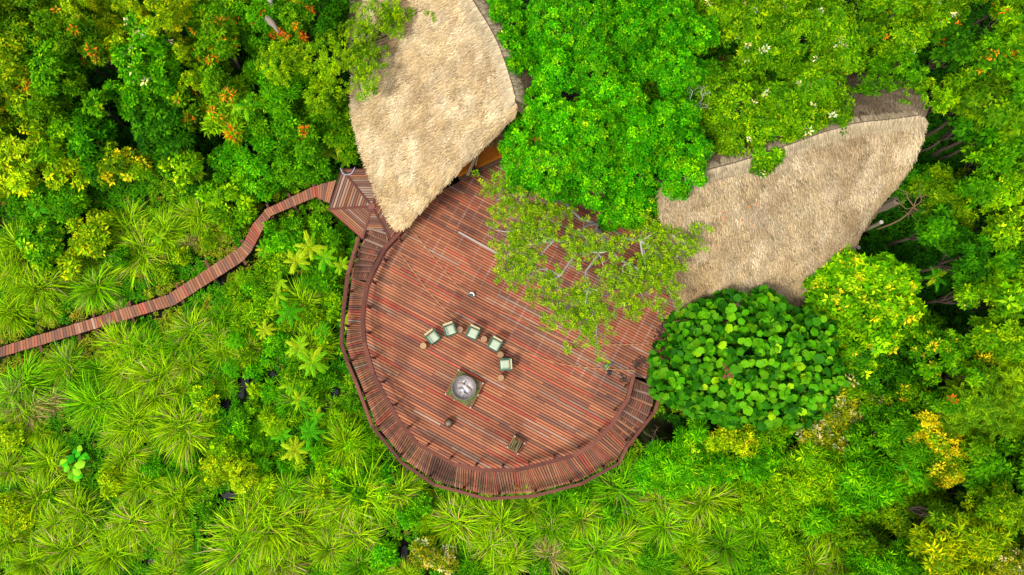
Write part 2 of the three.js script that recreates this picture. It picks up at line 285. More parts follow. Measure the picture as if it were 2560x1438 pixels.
// six-sided landing
{
  const c = P(930, 516, DECK), hex = [[855, 424], [968, 424], [1034, 508], [976, 599], [906, 597], [822, 523]].map(p => P(...p, DECK));
  const g = thing('hexagonal_landing', c, 'six-sided wooden landing with boards in rings, partly under the left thatched roof', 'landing'), o = c;
  for (let s = 0; s < 6; s++) {
    const a = hex[s], b = hex[(s + 1) % 6], ha = a.clone().sub(c), hb = b.clone().sub(c), M = 15;
    const w = s === 4 ? 0.2 : s === 5 ? 0.1 : 0.12;
    for (let k = 0; k < M; k++) {
      if (s === 3 && k > 10) continue;
      const f0 = (k + 0.55) / (M + 0.5), f1 = f0 + 0.76 / (M + 0.5), e = 0.03;
      const q = (f, t) => c.clone().addScaledVector(ha, f * (1 - t)).addScaledVector(hb, f * t);
      const pts = [q(f0, e), q(f0, 1 - e), q(f1, 1 - e), q(f1, e)]; const y = DECK + rr(-0.004, 0.004); pts.forEach(p => p.y = y);
      const tone = (s === 0 || s === 5) && R() < (s === 5 ? 0.35 : 0.3) ? woodTone(0, 1, 0).map(x => x * .92) : woodTone(0.04, 0.02, 0.5).map(x => x * .84);
      part('plank', boardGeo(pts, 0.04, tone, p => [p.distanceTo(pts[0]) * 0.3 + k, s * .3 + k * .07], o), timber, g);
    }
    const d = ha.clone().normalize(), n = V(-d.z, 0, d.x).multiplyScalar(0.06), e0 = c.clone().addScaledVector(d, 0.2), e1 = a.clone();
    const l = [e0.clone().add(n), e1.clone().add(n), e1.clone().sub(n), e0.clone().sub(n)]; l.forEach(p => p.y = DECK + 0.03);
    part('ridge_batten', boardGeo(l, 0.05, RAILC(), undefined, o), timber, g);
    const ed = [a, b, b.clone().lerp(c, -0.02), a.clone().lerp(c, -0.02)]; ed.forEach(p => p.y = DECK + 0.005);
    if (s !== 3) part('edge_board', boardGeo(ed, 0.25, RAILC(), undefined, o), timber, g);
    const leg = new THREE.CylinderGeometry(0.09, 0.1, DECK, 8); const lp = a.clone().sub(c).multiplyScalar(0.93); lp.y = -DECK / 2 - 0.06; const lg = part('leg', leg, std(col(0x6a4438), 0.9), g, lp);
  }
  const cap = new THREE.CylinderGeometry(0.2, 0.2, 0.08, 18); part('centre_disc', cap, std(col(0x9a5a4c), 0.8), g, V(0, 0.04, 0));
  const pts = [P(851, 421, DECK + .3), P(858, 434, DECK + .15), P(870, 437, DECK + 0.05), P(880, 432, DECK + .05), P(887, 419, DECK + .1)];
  tag(part('hose', new THREE.TubeGeometry(new THREE.CatmullRomCurve3(pts), 24, 0.028, 6), std(col(0xc9d2ee, 0.5), 0.4), scene), 'thin pale blue hose looped on the corner of the six-sided landing', 'hose');
}

const pileMat = std(col(0x5f4034), 0.9);
// boardwalk through the marsh
{
  const up = [[-60, 885], [0, 868], [422, 736], [592, 623], [606, 612], [634, 557], [664, 523], [786, 465], [841, 450]], dn = [[-60, 910], [0, 893], [435, 763], [608, 652], [628, 628], [651, 583], [676, 540], [790, 492], [823, 508]];
  const hs = [.55, .55, .6, .7, .75, .95, 1.15, 1.75, 2.14];
  const A = up.map((p, k) => P(...p, hs[k])), B = dn.map((p, k) => P(...p, hs[k]));
  const g = thing('boardwalk', V(A[0].x, 0, A[0].z), 'narrow boardwalk of short red-brown cross planks winding through the marsh grass', 'boardwalk'), o = g.position;
  let id = 0;
  for (let s = 0; s + 1 < A.length; s++) {
    const la = A[s].distanceTo(A[s + 1]), lb = B[s].distanceTo(B[s + 1]), n = Math.max(3, Math.round(Math.max(la, lb, (la + lb) / 2) / 0.172));
    for (let k = 0; k < n; k++) {
      const f0 = k / n, f1 = (k + 0.86) / n, dy = rr(-0.008, 0.008), e = rr(-0.02, 0.02);
      const pts = [A[s].clone().lerp(A[s + 1], f0), A[s].clone().lerp(A[s + 1], f1), B[s].clone().lerp(B[s + 1], f1), B[s].clone().lerp(B[s + 1], f0)];
      const dir = pts[0].clone().sub(pts[3]).normalize(); pts.forEach((p, q) => { p.y += dy; p.addScaledVector(dir, q < 2 ? e : -e * 0.5); });
      const t = R() < 0.03 ? woodTone(0, 1, 0) : woodTone(0.1, 0.0, 0.25).map(x => x * .82);
      part('plank', boardGeo(pts, 0.045, t, p => [p.distanceTo(pts[0]) * 0.35 + id * .37, id * .11], o), timber, g); id++;
    }
    const st = new MB(); for (const f of [0.2, 0.8]) { const q = (k, e) => { const p = A[k].clone().lerp(B[k], f + e); p.y -= 0.06; return p; }; st.board([q(s, -.05), q(s + 1, -.05), q(s + 1, .05), q(s, .05)], 0.14, RAILC().map(x => x * 0.6), undefined, o); }
    part('stringer', st.geo(), timber, g);
  }
  [[588, 618, 615, 662, .6], [720, 484, 738, 520, 1.3], [666, 509, 682, 545, 1.0], [782, 460, 800, 500, 1.6], [645, 616, 600, 602, .62], [242, 836, 232, 784, .4], [334, 806, 322, 754, .42], [190, 804, 200, 850, .4], [93, 840, 104, 880, .4], [537, 702, 512, 650, .5], [458, 756, 440, 712, .45]].forEach(([x0, y0, x1, y1, y]) => {
    const a = P(x0, y0, y), b = P(x1, y1, y), d = b.clone().sub(a).normalize(), n = V(-d.z, 0, d.x).multiplyScalar(0.075);
    part('cross_beam', boardGeo([a.clone().add(n), b.clone().add(n), b.clone().sub(n), a.clone().sub(n)], 0.1, RAILC(), undefined, o), timber, g);
    for (const f of [0.08, 0.92]) { const p = a.clone().lerp(b, f).sub(o); p.y = y / 2 - 0.08; part('pile', new THREE.CylinderGeometry(0.06, 0.07, y, 7), pileMat, g, p); }
  });
}

// ---------------------------------------------------------------- thatched houses
function tuftGeo(n, s) {
  const m = new MB(); let sd = s; const q = () => (sd = (sd * 16807) % 2147483647) / 2147483647;
  for (let k = 0; k < n; k++) {
    const x = (q() - 0.5) * 0.26, a = (q() - 0.5) * 0.45, l = 0.3 + 0.42 * q(), w = 0.016 + 0.02 * q(), y = 0.01 + 0.05 * q(), z0 = (q() - 0.5) * 0.2, t = 0.5 + 0.72 * q(), c = [t, t * (0.96 + 0.05 * q()), t * (0.9 + 0.12 * q())];
    const dx = Math.sin(a), dz = Math.cos(a);
    const A = m.v(x - w, 0.0, z0, c), B = m.v(x + w, 0.0, z0, c), C = m.v(x + dx * l + w * 0.5, y + 0.03, z0 + dz * l, c), D = m.v(x + dx * l - w * 0.5, y + 0.03, z0 + dz * l, c);
    m.q(A, B, C, D);
  }
  return m.geo();
}
const TUFTS = [tuftGeo(13, 11), tuftGeo(13, 777)];
const thatchMat = new THREE.MeshPhysicalMaterial({ color: new THREE.Color(.93, .92, .9), roughness: 0.95, specularIntensity: 0.2, side: THREE.DoubleSide, vertexColors: true });
const DUMMY = new THREE.Object3D(), MX = new THREE.Matrix4();
function instanced(name, geo, mat, list, parent, kind = 'stuff') {      // list: [matrix, color]
  const im = shadowed(new THREE.InstancedMesh(geo, mat, list.length)); im.name = numbered(name);
  list.forEach(([m, c], k) => { im.setMatrixAt(k, m); im.setColorAt(k, c); });
  parent.add(im); if (kind) im.userData.kind = kind; return im;
}
function basis(x, y, z, p, s) { const m = new THREE.Matrix4().makeBasis(x.clone().multiplyScalar(s), y.clone().multiplyScalar(s), z.clone().multiplyScalar(s)); m.setPosition(p); return m; }
// roof slope: S(a,b) a along the ridge, b from ridge (0) to eave (1)
function curveThrough(pts) { const c = new THREE.CatmullRomCurve3(pts, false, 'centripetal'); return t => c.getPoint(Math.max(0, Math.min(1, t))); }
function thatchSlope(parent, S, o, n, tones, seedOff, edge = {}) {
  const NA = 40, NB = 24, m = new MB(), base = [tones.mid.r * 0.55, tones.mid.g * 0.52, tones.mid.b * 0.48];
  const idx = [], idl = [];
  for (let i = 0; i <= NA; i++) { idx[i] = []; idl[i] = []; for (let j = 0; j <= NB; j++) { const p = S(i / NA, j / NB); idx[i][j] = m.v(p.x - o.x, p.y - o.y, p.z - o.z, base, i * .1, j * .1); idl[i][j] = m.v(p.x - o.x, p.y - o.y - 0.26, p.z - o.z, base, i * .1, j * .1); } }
  for (let i = 0; i < NA; i++) for (let j = 0; j < NB; j++) { m.q(idx[i][j], idx[i][j + 1], idx[i + 1][j + 1], idx[i + 1][j]); m.q(idl[i][j], idl[i + 1][j], idl[i + 1][j + 1], idl[i][j + 1]); }
  for (let i = 0; i < NA; i++) { m.q(idx[i][NB], idl[i][NB], idl[i + 1][NB], idx[i + 1][NB]); m.q(idx[i][0], idx[i + 1][0], idl[i + 1][0], idl[i][0]); }
  for (let j = 0; j < NB; j++) { m.q(idx[0][j], idl[0][j], idl[0][j + 1], idx[0][j + 1]); m.q(idx[NA][j], idx[NA][j + 1], idl[NA][j + 1], idl[NA][j]); }
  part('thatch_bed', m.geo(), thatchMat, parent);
  const lists = [[], []];
  const put = (a, b, drop, sc = 1, side = 0) => {
    const p = S(a, b), d = S(a, Math.min(1, b + 0.01)).sub(S(a, Math.min(1, b + 0.01) - 0.02)).normalize(), e = S(Math.min(1, a + 0.01), b).sub(S(Math.min(1, a + 0.01) - 0.02, b)).normalize();
    const y = V(0, 0, 0).crossVectors(d, e).normalize(); if (y.y < 0) y.negate();
    let z = d.clone(); if (side) z.addScaledVector(e, side).normalize();
    z.addScaledVector(V(0, 0, 0).crossVectors(y, z), (R() - 0.5) * 0.5).addScaledVector(y, rr(-0.06, 0.1)).normalize();
    if (drop) { z.y -= drop; z.normalize(); }
    const x = V(0, 0, 0).crossVectors(y, z).normalize(), yy = V(0, 0, 0).crossVectors(z, x);
    p.addScaledVector(y, rr(0, 0.035));
    const f = fbm(p.x * 0.55 + seedOff, p.z * 0.55), g = fbm(p.x * 1.9 + 5, p.z * 1.9 + seedOff), h = fbm(p.x * 0.3 + 31, p.z * 0.3 + seedOff);
    const c = tones.mid.clone().lerp(tones.light, Math.max(0, Math.min(1, (g - 0.4) * 2.4))).lerp(tones.dark, Math.max(0, Math.min(1, (f - 0.5) * 3)) * 0.5).lerp(tones.warm, Math.max(0, Math.min(1, (h - 0.5) * 3)) * 0.5).multiplyScalar(rr(0.72, 1.26) * (0.78 + 0.44 * noise(a * (tones === OLD ? 60 : 95) + seedOff, b * 9)) * (0.93 + 0.14 * noise(b * 26 + 3, a * 5)));
    if (R() < 0.05) c.multiplyScalar(0.55);
    lists[R() < 0.5 ? 0 : 1].push([basis(x, yy, z, p.sub(o), rr(0.75, 1.25) * sc), c]);
  };
  for (let k = 0; k < n; k++) put(R(), Math.pow(R(), 0.92), 0);
  const fe = edge.eave ?? 700, fv = edge.verge ?? 260;
  for (let k = 0; k < fe; k++) put(R(), rr(0.97, 1.0), 0.25, rr(0.7, 1.05));
  if (edge.v0) for (let k = 0; k < fv; k++) put(rr(0, 0.012), R(), 0.15, 0.62, -0.7);
  if (edge.v1) for (let k = 0; k < fv; k++) put(rr(0.988, 1), R(), 0.15, 0.62, 0.7);
  lists.forEach((l, k) => instanced('thatch', TUFTS[k], thatchMat, l, parent));
}
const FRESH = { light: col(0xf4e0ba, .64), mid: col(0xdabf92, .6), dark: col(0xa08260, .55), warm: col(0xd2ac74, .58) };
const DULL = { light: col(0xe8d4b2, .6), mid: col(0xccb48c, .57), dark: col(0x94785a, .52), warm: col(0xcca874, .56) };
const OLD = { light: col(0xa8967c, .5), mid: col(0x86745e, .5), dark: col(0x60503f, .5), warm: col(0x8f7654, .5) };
function ruled(top, bot, bulge, y0 = 0) { return (a, b) => { const p = top(a).lerp(bot(a), b); p.y += bulge * Math.sin(Math.PI * b); return p; }; }
const poleMat = std(col(0x6a523c, .5), 0.9), postMat = std(col(0x9c8a74, .6), 0.9), wallMat = std(col(0x8a5a34), 0.8);
function capAlong(parent, ridge, o, w, tone, dirA, dirB, t0 = 0, t1 = 1) {    // pale bundle of thatch saddling the ridge, and its binding poles
  const m = new MB(), N = 40; let prev = null;
  for (let k = 0; k <= N; k++) {
    const a = lerp(t0, t1, k / N), p = ridge(a).sub(o), A = dirA(a), B = dirB(a), cs = [];
    const pts = [p.clone().addScaledVector(A, w * 1.0), p.clone().addScaledVector(A, w * 0.5).add(V(0, 0.1, 0)), p.clone().add(V(0, 0.16, 0)), p.clone().addScaledVector(B, w * 0.4).add(V(0, 0.1, 0)), p.clone().addScaledVector(B, w * 0.8)];
    pts.forEach((q, j) => { q.y += 0.06; const t = 0.8 + 0.35 * hash(k * 3 + j, 5); cs.push(m.v(q.x, q.y, q.z, [tone.r * t, tone.g * t, tone.b * t])); });
    if (prev) for (let j = 0; j < 4; j++) m.q(prev[j], cs[j], cs[j + 1], prev[j + 1]);
    prev = cs;
  }
  part('ridge_cap', m.geo(), thatchMat, parent);
  const line = (D, f, h) => { const pts = []; for (let k = 0; k <= 14; k++) { const a = lerp(t0, t1, k / 14); pts.push(ridge(a).sub(o).addScaledVector(D(a), w * f).add(V(rr(-.02, .02), h + rr(-.01, .02), rr(-.02, .02)))); } part('binding_pole', tubeGeo(pts, 0.024, 0.02, 6), poleMat, parent); };
  line(dirA, 1.04, 0.12); line(dirB, 0.05, 0.25); line(dirB, 0.85, 0.1);
  const l = []; for (let k = 0; k < 700; k++) { const a = lerp(t0, t1, R()), sA = R() < 0.6, D = sA ? dirA(a) : dirB(a), f = rr(0, 0.75), p = ridge(a).sub(o).addScaledVector(D, w * f).add(V(0, 0.24 - 0.16 * f, 0)); const z = D.clone().addScaledVector(V(0, 1, 0), rr(-.2, 0.02)).normalize(), x = V(0, 0, 0).crossVectors(V(0, 1, 0), z).normalize(), y = V(0, 0, 0).crossVectors(z, x); l.push([basis(x, y, z, p, rr(0.45, 0.7)), tone.clone().multiplyScalar(rr(0.85, 1.25))]); }
  instanced('ridge_thatch', TUFTS[0], thatchMat, l, parent);
}
function postUnder(parent, x, z, top, o, r = 0.11) { part('post', new THREE.CylinderGeometry(r, r * 1.1, top, 9), postMat, parent, V(x - o.x, top / 2 - o.y, z - o.z)); }

// left house
{
  const RY = 9.2, EY = 3.5;
  const ridge = curveThrough([P(1095, -150, RY), P(1178, 0, RY), P(1240, 105, RY), P(1278, 210, RY + .05), P(1292, 275, RY + .1)]);
  const eaveW = curveThrough([P(872, -40, EY), P(893, 150, EY), P(896, 255, EY), P(906, 315, EY), P(926, 385, EY), P(950, 450, EY), P(978, 515, EY - .1), P(1008, 563, EY - .2)]);
  const eaveE = curveThrough([P(1420, -190, EY), P(1470, 0, EY), P(1485, 150, EY), P(1490, 330, EY)]);
  const o = P(1180, 200, 0), g = thing('thatched_house', o, 'thatched house at the top with fresh pale straw slope reaching over the six-sided landing', 'house');
  const roof = new THREE.Group(); roof.name = numbered('roof'); g.add(roof);
  const W = ruled(ridge, eaveW, 0.35), E = ruled(ridge, eaveE, 0.3);
  thatchSlope(roof, W, o, 24000, FRESH, 3, { eave: 1500, verge: 420, v1: true });
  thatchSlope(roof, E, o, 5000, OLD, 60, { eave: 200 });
  const dA = a => W(a, 0.08).sub(W(a, 0)).normalize(), dB = a => E(a, 0.08).sub(E(a, 0)).normalize();
  capAlong(roof, ridge, o, 0.55, col(0xd9c6a4, .58), dA, dB, 0, 0.93);
  // lower apron of thatch in the gable
  const ap = curveThrough([P(1205, 338, 5.4), P(1290, 296, 5.4)]), ab = curveThrough([P(1206, 352, 4.6), P(1300, 326, 4.6)]);
  thatchSlope(roof, ruled(ap, ab, 0.05), o, 900, { light: col(0xc9ab80, .5), mid: col(0xa98858, .5), dark: col(0x7c5c3c, .5), warm: col(0xb08850, .5) }, 12, { eave: 240, v0: false });
  // veranda floor
  const Y = DECK + 0.12, a0 = P(1150, 452, Y), a1 = P(1330, 372, Y), dn = P(1262, 404, Y).sub(P(1190, 437, Y)).normalize(), up = V(dn.z, 0, -dn.x); if (up.z > 0) up.negate();
  const orange = std(0xffffff, 0.55, { vertexColors: true, map: grain });
  for (let k = 0; k < 22; k++) {
    const w0 = k === 0 ? 0 : 0.24 + (k - 1) * 0.19, w1 = k === 0 ? 0.22 : w0 + 0.18;
    const c = k === 0 ? col(0x8a6a4c, .6) : col(pick([0xe8941c, 0xe08414, 0xf0a024, 0xd0740c]), .95);
    const s = f => { const t = w => a0.clone().addScaledVector(up, w); return [t(w0), t(w1)]; };
    const [p0, p1] = s(), [q0, q1] = [p0.clone().addScaledVector(dn, 5.2), p1.clone().addScaledVector(dn, 5.2)];
    part(k === 0 ? 'sill_board' : 'floor_board', boardGeo([p0, q0, q1, p1], k === 0 ? 0.16 : 0.05, [c.r, c.g, c.b], p => [p.x * .2 + k, p.z * .2], o), orange, g);
  }
  // slender poles hanging from the end rafter
  for (const [x0, y0, x1, y1] of [[1187, 392, 1167, 438], [1191, 392, 1171, 439], [1196, 388, 1189, 414]]) part('rafter_pole', tubeGeo([P(x0, y0, 3.75).sub(o), P((x0 + x1) / 2 - 1, (y0 + y1) / 2, 3.35).sub(o), P(x1, y1, 2.95).sub(o)], 0.05, 0.045, 7), std(col(0xd9bd8c, .6), 0.85), g);
  for (const [a, b, t] of [[0.45, 0.86, 3.9], [0.7, 0.86, 3.9], [0.93, 0.84, 4], [0.5, 0.3, 7], [0.8, 0.3, 7]]) { const p = W(a, b); postUnder(g, p.x, p.z, t, o); }
  for (const [a, b] of [[0.35, 0.93]]) { const p = W(a, 0.75), q = W(b, 0.7), n = V(-(q.z - p.z), 0, q.x - p.x).normalize().multiplyScalar(0.05); const t = [p.clone().add(n), q.clone().add(n), q.clone().sub(n), p.clone().sub(n)]; t.forEach(v => v.y = 4.2); part('wall', boardGeo(t, 2.1, [1, 1, 1], undefined, o), wallMat, g); }
}
// right house
let slopeB;
{
  const RY = 9.0, EY = 3.4;
  const ridge = curveThrough([P(1655, 466, RY), P(1765, 430, RY), P(1880, 398, RY), P(1960, 369, RY), P(2060, 334, RY), P(2130, 315, RY), P(2225, 303, RY + .1), P(2308, 292, RY + .3)]);
  const eave = curveThrough([P(1706, 788, EY), P(1800, 780, EY), P(1920, 766, EY), P(2010, 735, EY), P(2070, 695, EY), P(2112, 648, EY + .1), P(2138, 600, EY + .3), P(2146, 545, EY + .9)]);
  const o = P(1950, 560, 0), g = thing('thatched_house', o, 'thatched house at the right with weathered tan slope scattered with fallen orange leaves', 'house');
  const roof = new THREE.Group(); roof.name = numbered('roof'); g.add(roof);
  const S = (a, b) => { const p = ridge(a).lerp(eave(a), b); const k = Math.pow(Math.max(0, (a - 0.8) / 0.2), 1.5) * Math.sin(Math.PI * b); p.y += 0.3 * Math.sin(Math.PI * b); p.x += 0.4 * k; p.z += 0.25 * k; const l = Math.pow(Math.max(0, 1 - a / 0.15), 2) * Math.sin(Math.PI * b); p.x -= 0.12 * l; return p; };
  slopeB = S;
  thatchSlope(roof, S, o, 30000, DULL, 17, { eave: 1300, verge: 420, v0: true, v1: true });
  const eaveN = curveThrough([P(1740, 300, 4.6), P(1900, 240, 4.6), P(2080, 196, 4.6), P(2230, 190, 4.6)]);
  const N = ruled(ridge, eaveN, 0.3);
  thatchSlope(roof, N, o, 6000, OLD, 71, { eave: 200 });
  const dA = a => S(a, 0.08).sub(S(a, 0)).normalize(), dB = a => N(a, 0.08).sub(N(a, 0)).normalize();
  capAlong(roof, ridge, o, 0.55, col(0xd2bf9e, .56), dA, dB, 0.02, 0.97);
  const ap = curveThrough([P(2142, 478, 5.4), P(2228, 448, 5.6)]), ab = curveThrough([P(2144, 556, 4.1), P(2170, 538, 4.1), P(2214, 482, 4.5)]);
  thatchSlope(roof, ruled(ap, ab, 0.1), o, 2200, { light: col(0xcdb892, .52), mid: col(0xab9470, .5), dark: col(0x7d684c, .5), warm: col(0xb09468, .5) }, 44, { eave: 300, v1: true, verge: 80 });
  for (const [a, b, t] of [[0.08, 0.9, 3.7], [0.35, 0.92, 3.7], [0.62, 0.92, 3.7], [0.85, 0.9, 3.9], [0.1, 0.4, 6.2], [0.5, 0.4, 6.2], [0.85, 0.4, 6.2]]) { const p = S(a, b); postUnder(g, p.x, p.z, t, o); }
  const fl = [P(1655, 640, DECK), P(2100, 520, DECK), P(2090, 640, DECK), P(1720, 770, DECK)]; fl.forEach(p => p.y = DECK - 0.05); const fc = col(0x9a4a30); part('floor', boardGeo(fl, 0.15, [fc.r, fc.g, fc.b], undefined, o), timber, g);
  { const p = S(0.12, 0.72), q = S(0.88, 0.72), n = V(-(q.z - p.z), 0, q.x - p.x).normalize().multiplyScalar(0.05); const t = [p.clone().add(n), q.clone().add(n), q.clone().sub(n), p.clone().sub(n)]; t.forEach(v => v.y = 4.3); part('wall', boardGeo(t, 2.2, [1, 1, 1], undefined, o), wallMat, g); }
  // orange leaves fallen on the straw
  const lm = new MB(); const oc = col(0xe8803a, .6);
  const spots = [[1795, 532], [1796, 545], [1872, 526], [1882, 509], [1868, 522], [1883, 563], [1829, 603], [1805, 576], [1812, 545], [1840, 512], [1848, 550], [1700, 590], [1763, 612], [1864, 387], [1968, 585], [1960, 500]];
  spots.forEach(([x, y]) => { let best = null, bd = 1e9; for (let i = 0; i <= 40; i++) for (let j = 0; j <= 24; j++) { const p = S(i / 40, j / 24), q = P(x, y, p.y), d = (q.x - p.x) ** 2 + (q.z - p.z) ** 2; if (d < bd) { bd = d; best = p; } } const s = rr(0.05, 0.1), a = rr(0, 6), c = [oc.r * rr(.8, 1.1), oc.g * rr(.7, 1.1), oc.b]; const y2 = best.y + 0.13 - o.y; const q = (f, h) => lm.v(best.x - o.x + Math.cos(a + f) * s * h, y2 + 0.03 * f, best.z - o.z + Math.sin(a + f) * s * h, c); lm.q(q(0, 1.2), q(1.6, .6), q(3.1, 1.2), q(4.7, .6)); });
  const lg = new THREE.Group(); lg.position.copy(o); lg.name = numbered('fallen_leaves'); scene.add(lg); tag(lg, 'orange leaves fallen on the straw of the right thatched roof', 'leaves', null, 'stuff');
  const l = part('leaf_scatter', lm.geo(), std(0xffffff, .7, { vertexColors: true }), lg); l.userData.kind = 'stuff';
}
// free-standing posts by the right house
[[2203, 556, 2.7, .1, 'thin grey post standing between the right house and dark undergrowth, middle of three'], [2243, 505, 3.0, .11, 'thick doubled timber post just below the corner of the right thatched roof'], [2146, 619, 2.2, .1, 'short grey post peeping out by the yellow-tipped tree under the right roof']].forEach(([x, y, h, r, label], k) => {
  const p = P(x, y, h), g = thing('timber_post', V(p.x, 0, p.z), label, 'post');
  part('shaft', tubeGeo([V(0, 0, 0), V(0.02, h * 0.5, 0), V(0, h, 0)], r * 1.1, r, 9), postMat, g);
  if (k === 1) { part('side_board', boardGeo([V(-.12, h, -.3), V(.1, h, -.3), V(.1, h, -.12), V(-.12, h, -.12)], 1.5), std(col(0x6e6152, .6), .9), g); part('block', boardGeo([V(-.14, h - .02, -.11), V(.14, h - .02, -.11), V(.14, h - .02, .12), V(-.14, h - .02, .12)], 1.45), postMat, g); }
  else part('cap', new THREE.CylinderGeometry(r * 1.15, r * 1.15, 0.06, 9), std(col(0xcfc4ba, .6), .8), g, V(0, h + .02, 0));
});

// ---------------------------------------------------------------- things on the deck
const yawFromImage = (dx, dy) => Math.atan2(-dy, dx);   // picture direction -> rotation.y of local +x
{
  const green = std(col(0x1f6b4c, .55), 0.6), cream = std(col(0xd2dfc2, .5), 0.9), tan = std(col(0xe6d6a6, .5), 0.9), sage = std(col(0xbfc9a4, .5), .9);
  const rod = (a, b, r = 0.022) => tubeGeo([a, b], r, r, 7);
  function chair() {                                    // local: back towards -z
    const g = new THREE.Group();
    for (const [x, z] of [[-.29, -.27], [.29, -.27], [-.29, .29], [.29, .29]]) part('leg', rod(V(x, 0, z), V(x, z < 0 ? .78 : .6, z + (z < 0 ? -.05 : 0)), .024), green, g);
    for (const x of [-.3, .3]) { part('armrest', boardGeo([V(x - .035, .62, -.3), V(x + .035, .62, -.3), V(x + .035, .62, .32), V(x - .035, .62, .32)], .03), green, g); part('side_rail', rod(V(x, .36, -.28), V(x, .36, .29), .02), green, g); }
    part('front_rail', rod(V(-.29, .36, .29), V(.29, .36, .29), .024), green, g);
    part('stretcher', rod(V(-.29, .14, .33), V(.29, .14, .33), .018), green, g);
    const cu = new MB(), N = 8; for (let i = 0; i <= N; i++) for (let j = 0; j <= N; j++) { const u = i / N - .5, v = j / N - .5, e = Math.min(1, (.5 - Math.max(Math.abs(u), Math.abs(v))) * 10); cu.v(u * .5, .42 + .035 * e - .02 * Math.cos(u * 3) * Math.cos(v * 3), v * .5 + .03); }
    for (let i = 0; i < N; i++) for (let j = 0; j < N; j++) { const k = i * (N + 1) + j; cu.q(k, k + 1, k + N + 2, k + N + 1); }
    const cb = boardGeo([V(-.25, .418, -.22), V(.25, .418, -.22), V(.25, .418, .28), V(-.25, .418, .28)], .07);
    part('seat_cushion', mergeGeometries([cu.geo(), cb]), cream, g);
    part('seat_frame', boardGeo([V(-.28, .345, -.26), V(.28, .345, -.26), V(.28, .345, .3), V(-.28, .345, .3)], .04), green, g);
    part('backrest', boardGeo([V(-.29, .86, -.36), V(.29, .86, -.36), V(.27, .84, -.28), V(-.27, .84, -.28)], .4), tan, g);
    part('back_piping', rod(V(-.28, .85, -.27), V(.28, .85, -.27), .018), sage, g);
    return g;
  }
  const proto = chair();
  [[1082, 843, -.61, -.79, 'green framed chair with cream cushion, leftmost of the arc around the fire pit'], [1125, 824, -.35, -.94, 'green framed chair with cream cushion beside the brown stool, second in the arc'], [1183, 832, .43, -.9, 'green framed chair with cream cushion at the top middle of the arc'], [1238, 861, .49, -.87, 'green framed chair with cream cushion, fourth in the arc, between two stools'], [1264, 912, 1, -.09, 'green framed chair with cream cushion at the right end of the arc, turned sideways']].forEach(([x, y, bx, by, label], k) => {
    const c = k ? proto.clone() : proto; c.name = numbered('garden_chair'); c.position.copy(P(x, y, DECK + .4)).setY(DECK + 0.006); c.rotation.y = Math.atan2(-bx, -by) + rr(-.03, .03); c.scale.setScalar(0.97);
    scene.add(tag(c, label, 'chair', 'garden chairs around the fire pit'));
  });
  // log stools
  const endTex = (hex) => { const c0 = new THREE.Color(hex); return dataTex(128, 128, (i, j) => { const x = (i - 64) / 64, y = (j - 64) / 64, r = Math.hypot(x + .06, y - .04), n = fbm(x * 4 + 9, y * 4), k = 0.86 + 0.1 * Math.sin(r * 46 + n * 6) + 0.12 * (n - .5); return [toSRGB(c0.r * .5 * k), toSRGB(c0.g * .5 * k), toSRGB(c0.b * .5 * k)]; }); };
  [[1058, 865, 0xdcb07c, 'pale log stool beside the leftmost chair'], [1150, 824, 0xb88a68, 'brown log stool squeezed between the second and third chairs'], [1210, 848, 0xc79a6c, 'tan log stool between the third and fourth chairs'], [1251, 887, 0xc09468, 'tan log stool between the fourth chair and the sideways chair'], [1252, 945, 0xcaa070, 'tan log stool below the sideways chair, last of the row']].forEach(([x, y, hex, label]) => {
    const g = thing('log_stool', P(x, y, DECK + .42).setY(DECK + .006), label, 'stool', 'log stools around the fire pit');
    part('log', new THREE.LatheGeometry([[0, 0], [.165, 0], [.178, .03], [.172, .2], [.178, .4], [.17, .42]].map(p => new THREE.Vector2(...p)), 28), std(col(0xb07c44, .55), .85), g);
    const top = new THREE.CircleGeometry(.172, 28); top.rotateX(-Math.PI / 2); part('seat', top, std(0xffffff, .85, { map: endTex(hex) }), g, V(0, .423, 0));
  });
  // fire pit
  const fc = P(1163, 970, DECK + .3).setY(DECK), fp = thing('fire_pit', fc, 'mossy square fire pit box holding a round ash-grey metal fire bowl', 'fire pit');
  const corners = [[1146, 923], [1210, 958], [1177, 1022], [1112, 986]].map(p => P(...p, DECK + .3).sub(fc).setY(0));
  const mossTex = dataTex(256, 256, (i, j) => { const a = fbm(i * .03, j * .03), b = fbm(i * .14 + 4, j * .14), t = Math.max(0, Math.min(1, (a - .38) * 4)); const k = .55 + .8 * b; return [lerp(92, 78, t) * k, lerp(76, 98, t) * k, lerp(52, 34, t) * k]; });
  mossTex.repeat.set(1, 1);
  const C4 = corners.map(c => V(c.x, .3, c.z)), inn = C4.map(c => V(c.x * .97, .285, c.z * .97));
  part('moss_bed', boardGeo(inn, .28, [1, 1, 1], p => [p.x / 2, p.z / 2]), std(0xffffff, .95, { map: mossTex }), fp);
  for (let k = 0; k < 4; k++) { const a = C4[k], b = C4[(k + 1) % 4]; part('edge_board', boardGeo([a, b, b.clone().multiplyScalar(.965).setY(.3), a.clone().multiplyScalar(.965).setY(.3)], .3, woodTone(1, 0, 0).map(x => x * .85), p => [p.x, p.z]), timber, fp); part('bolt', new THREE.SphereGeometry(.05, 10, 6), std(col(0xddd2cc, .55), .6), fp, a.clone().multiplyScalar(.95).setY(.31)); }
  [[1177, 958], [1190, 962], [1136, 1000], [1196, 988]].forEach(([x, y], k) => part('pebble', new THREE.IcosahedronGeometry(.03 + .008 * k, 1), std(col(0xcfc6ba, .5), .8), fp, P(x, y, DECK + .31).sub(fc)));
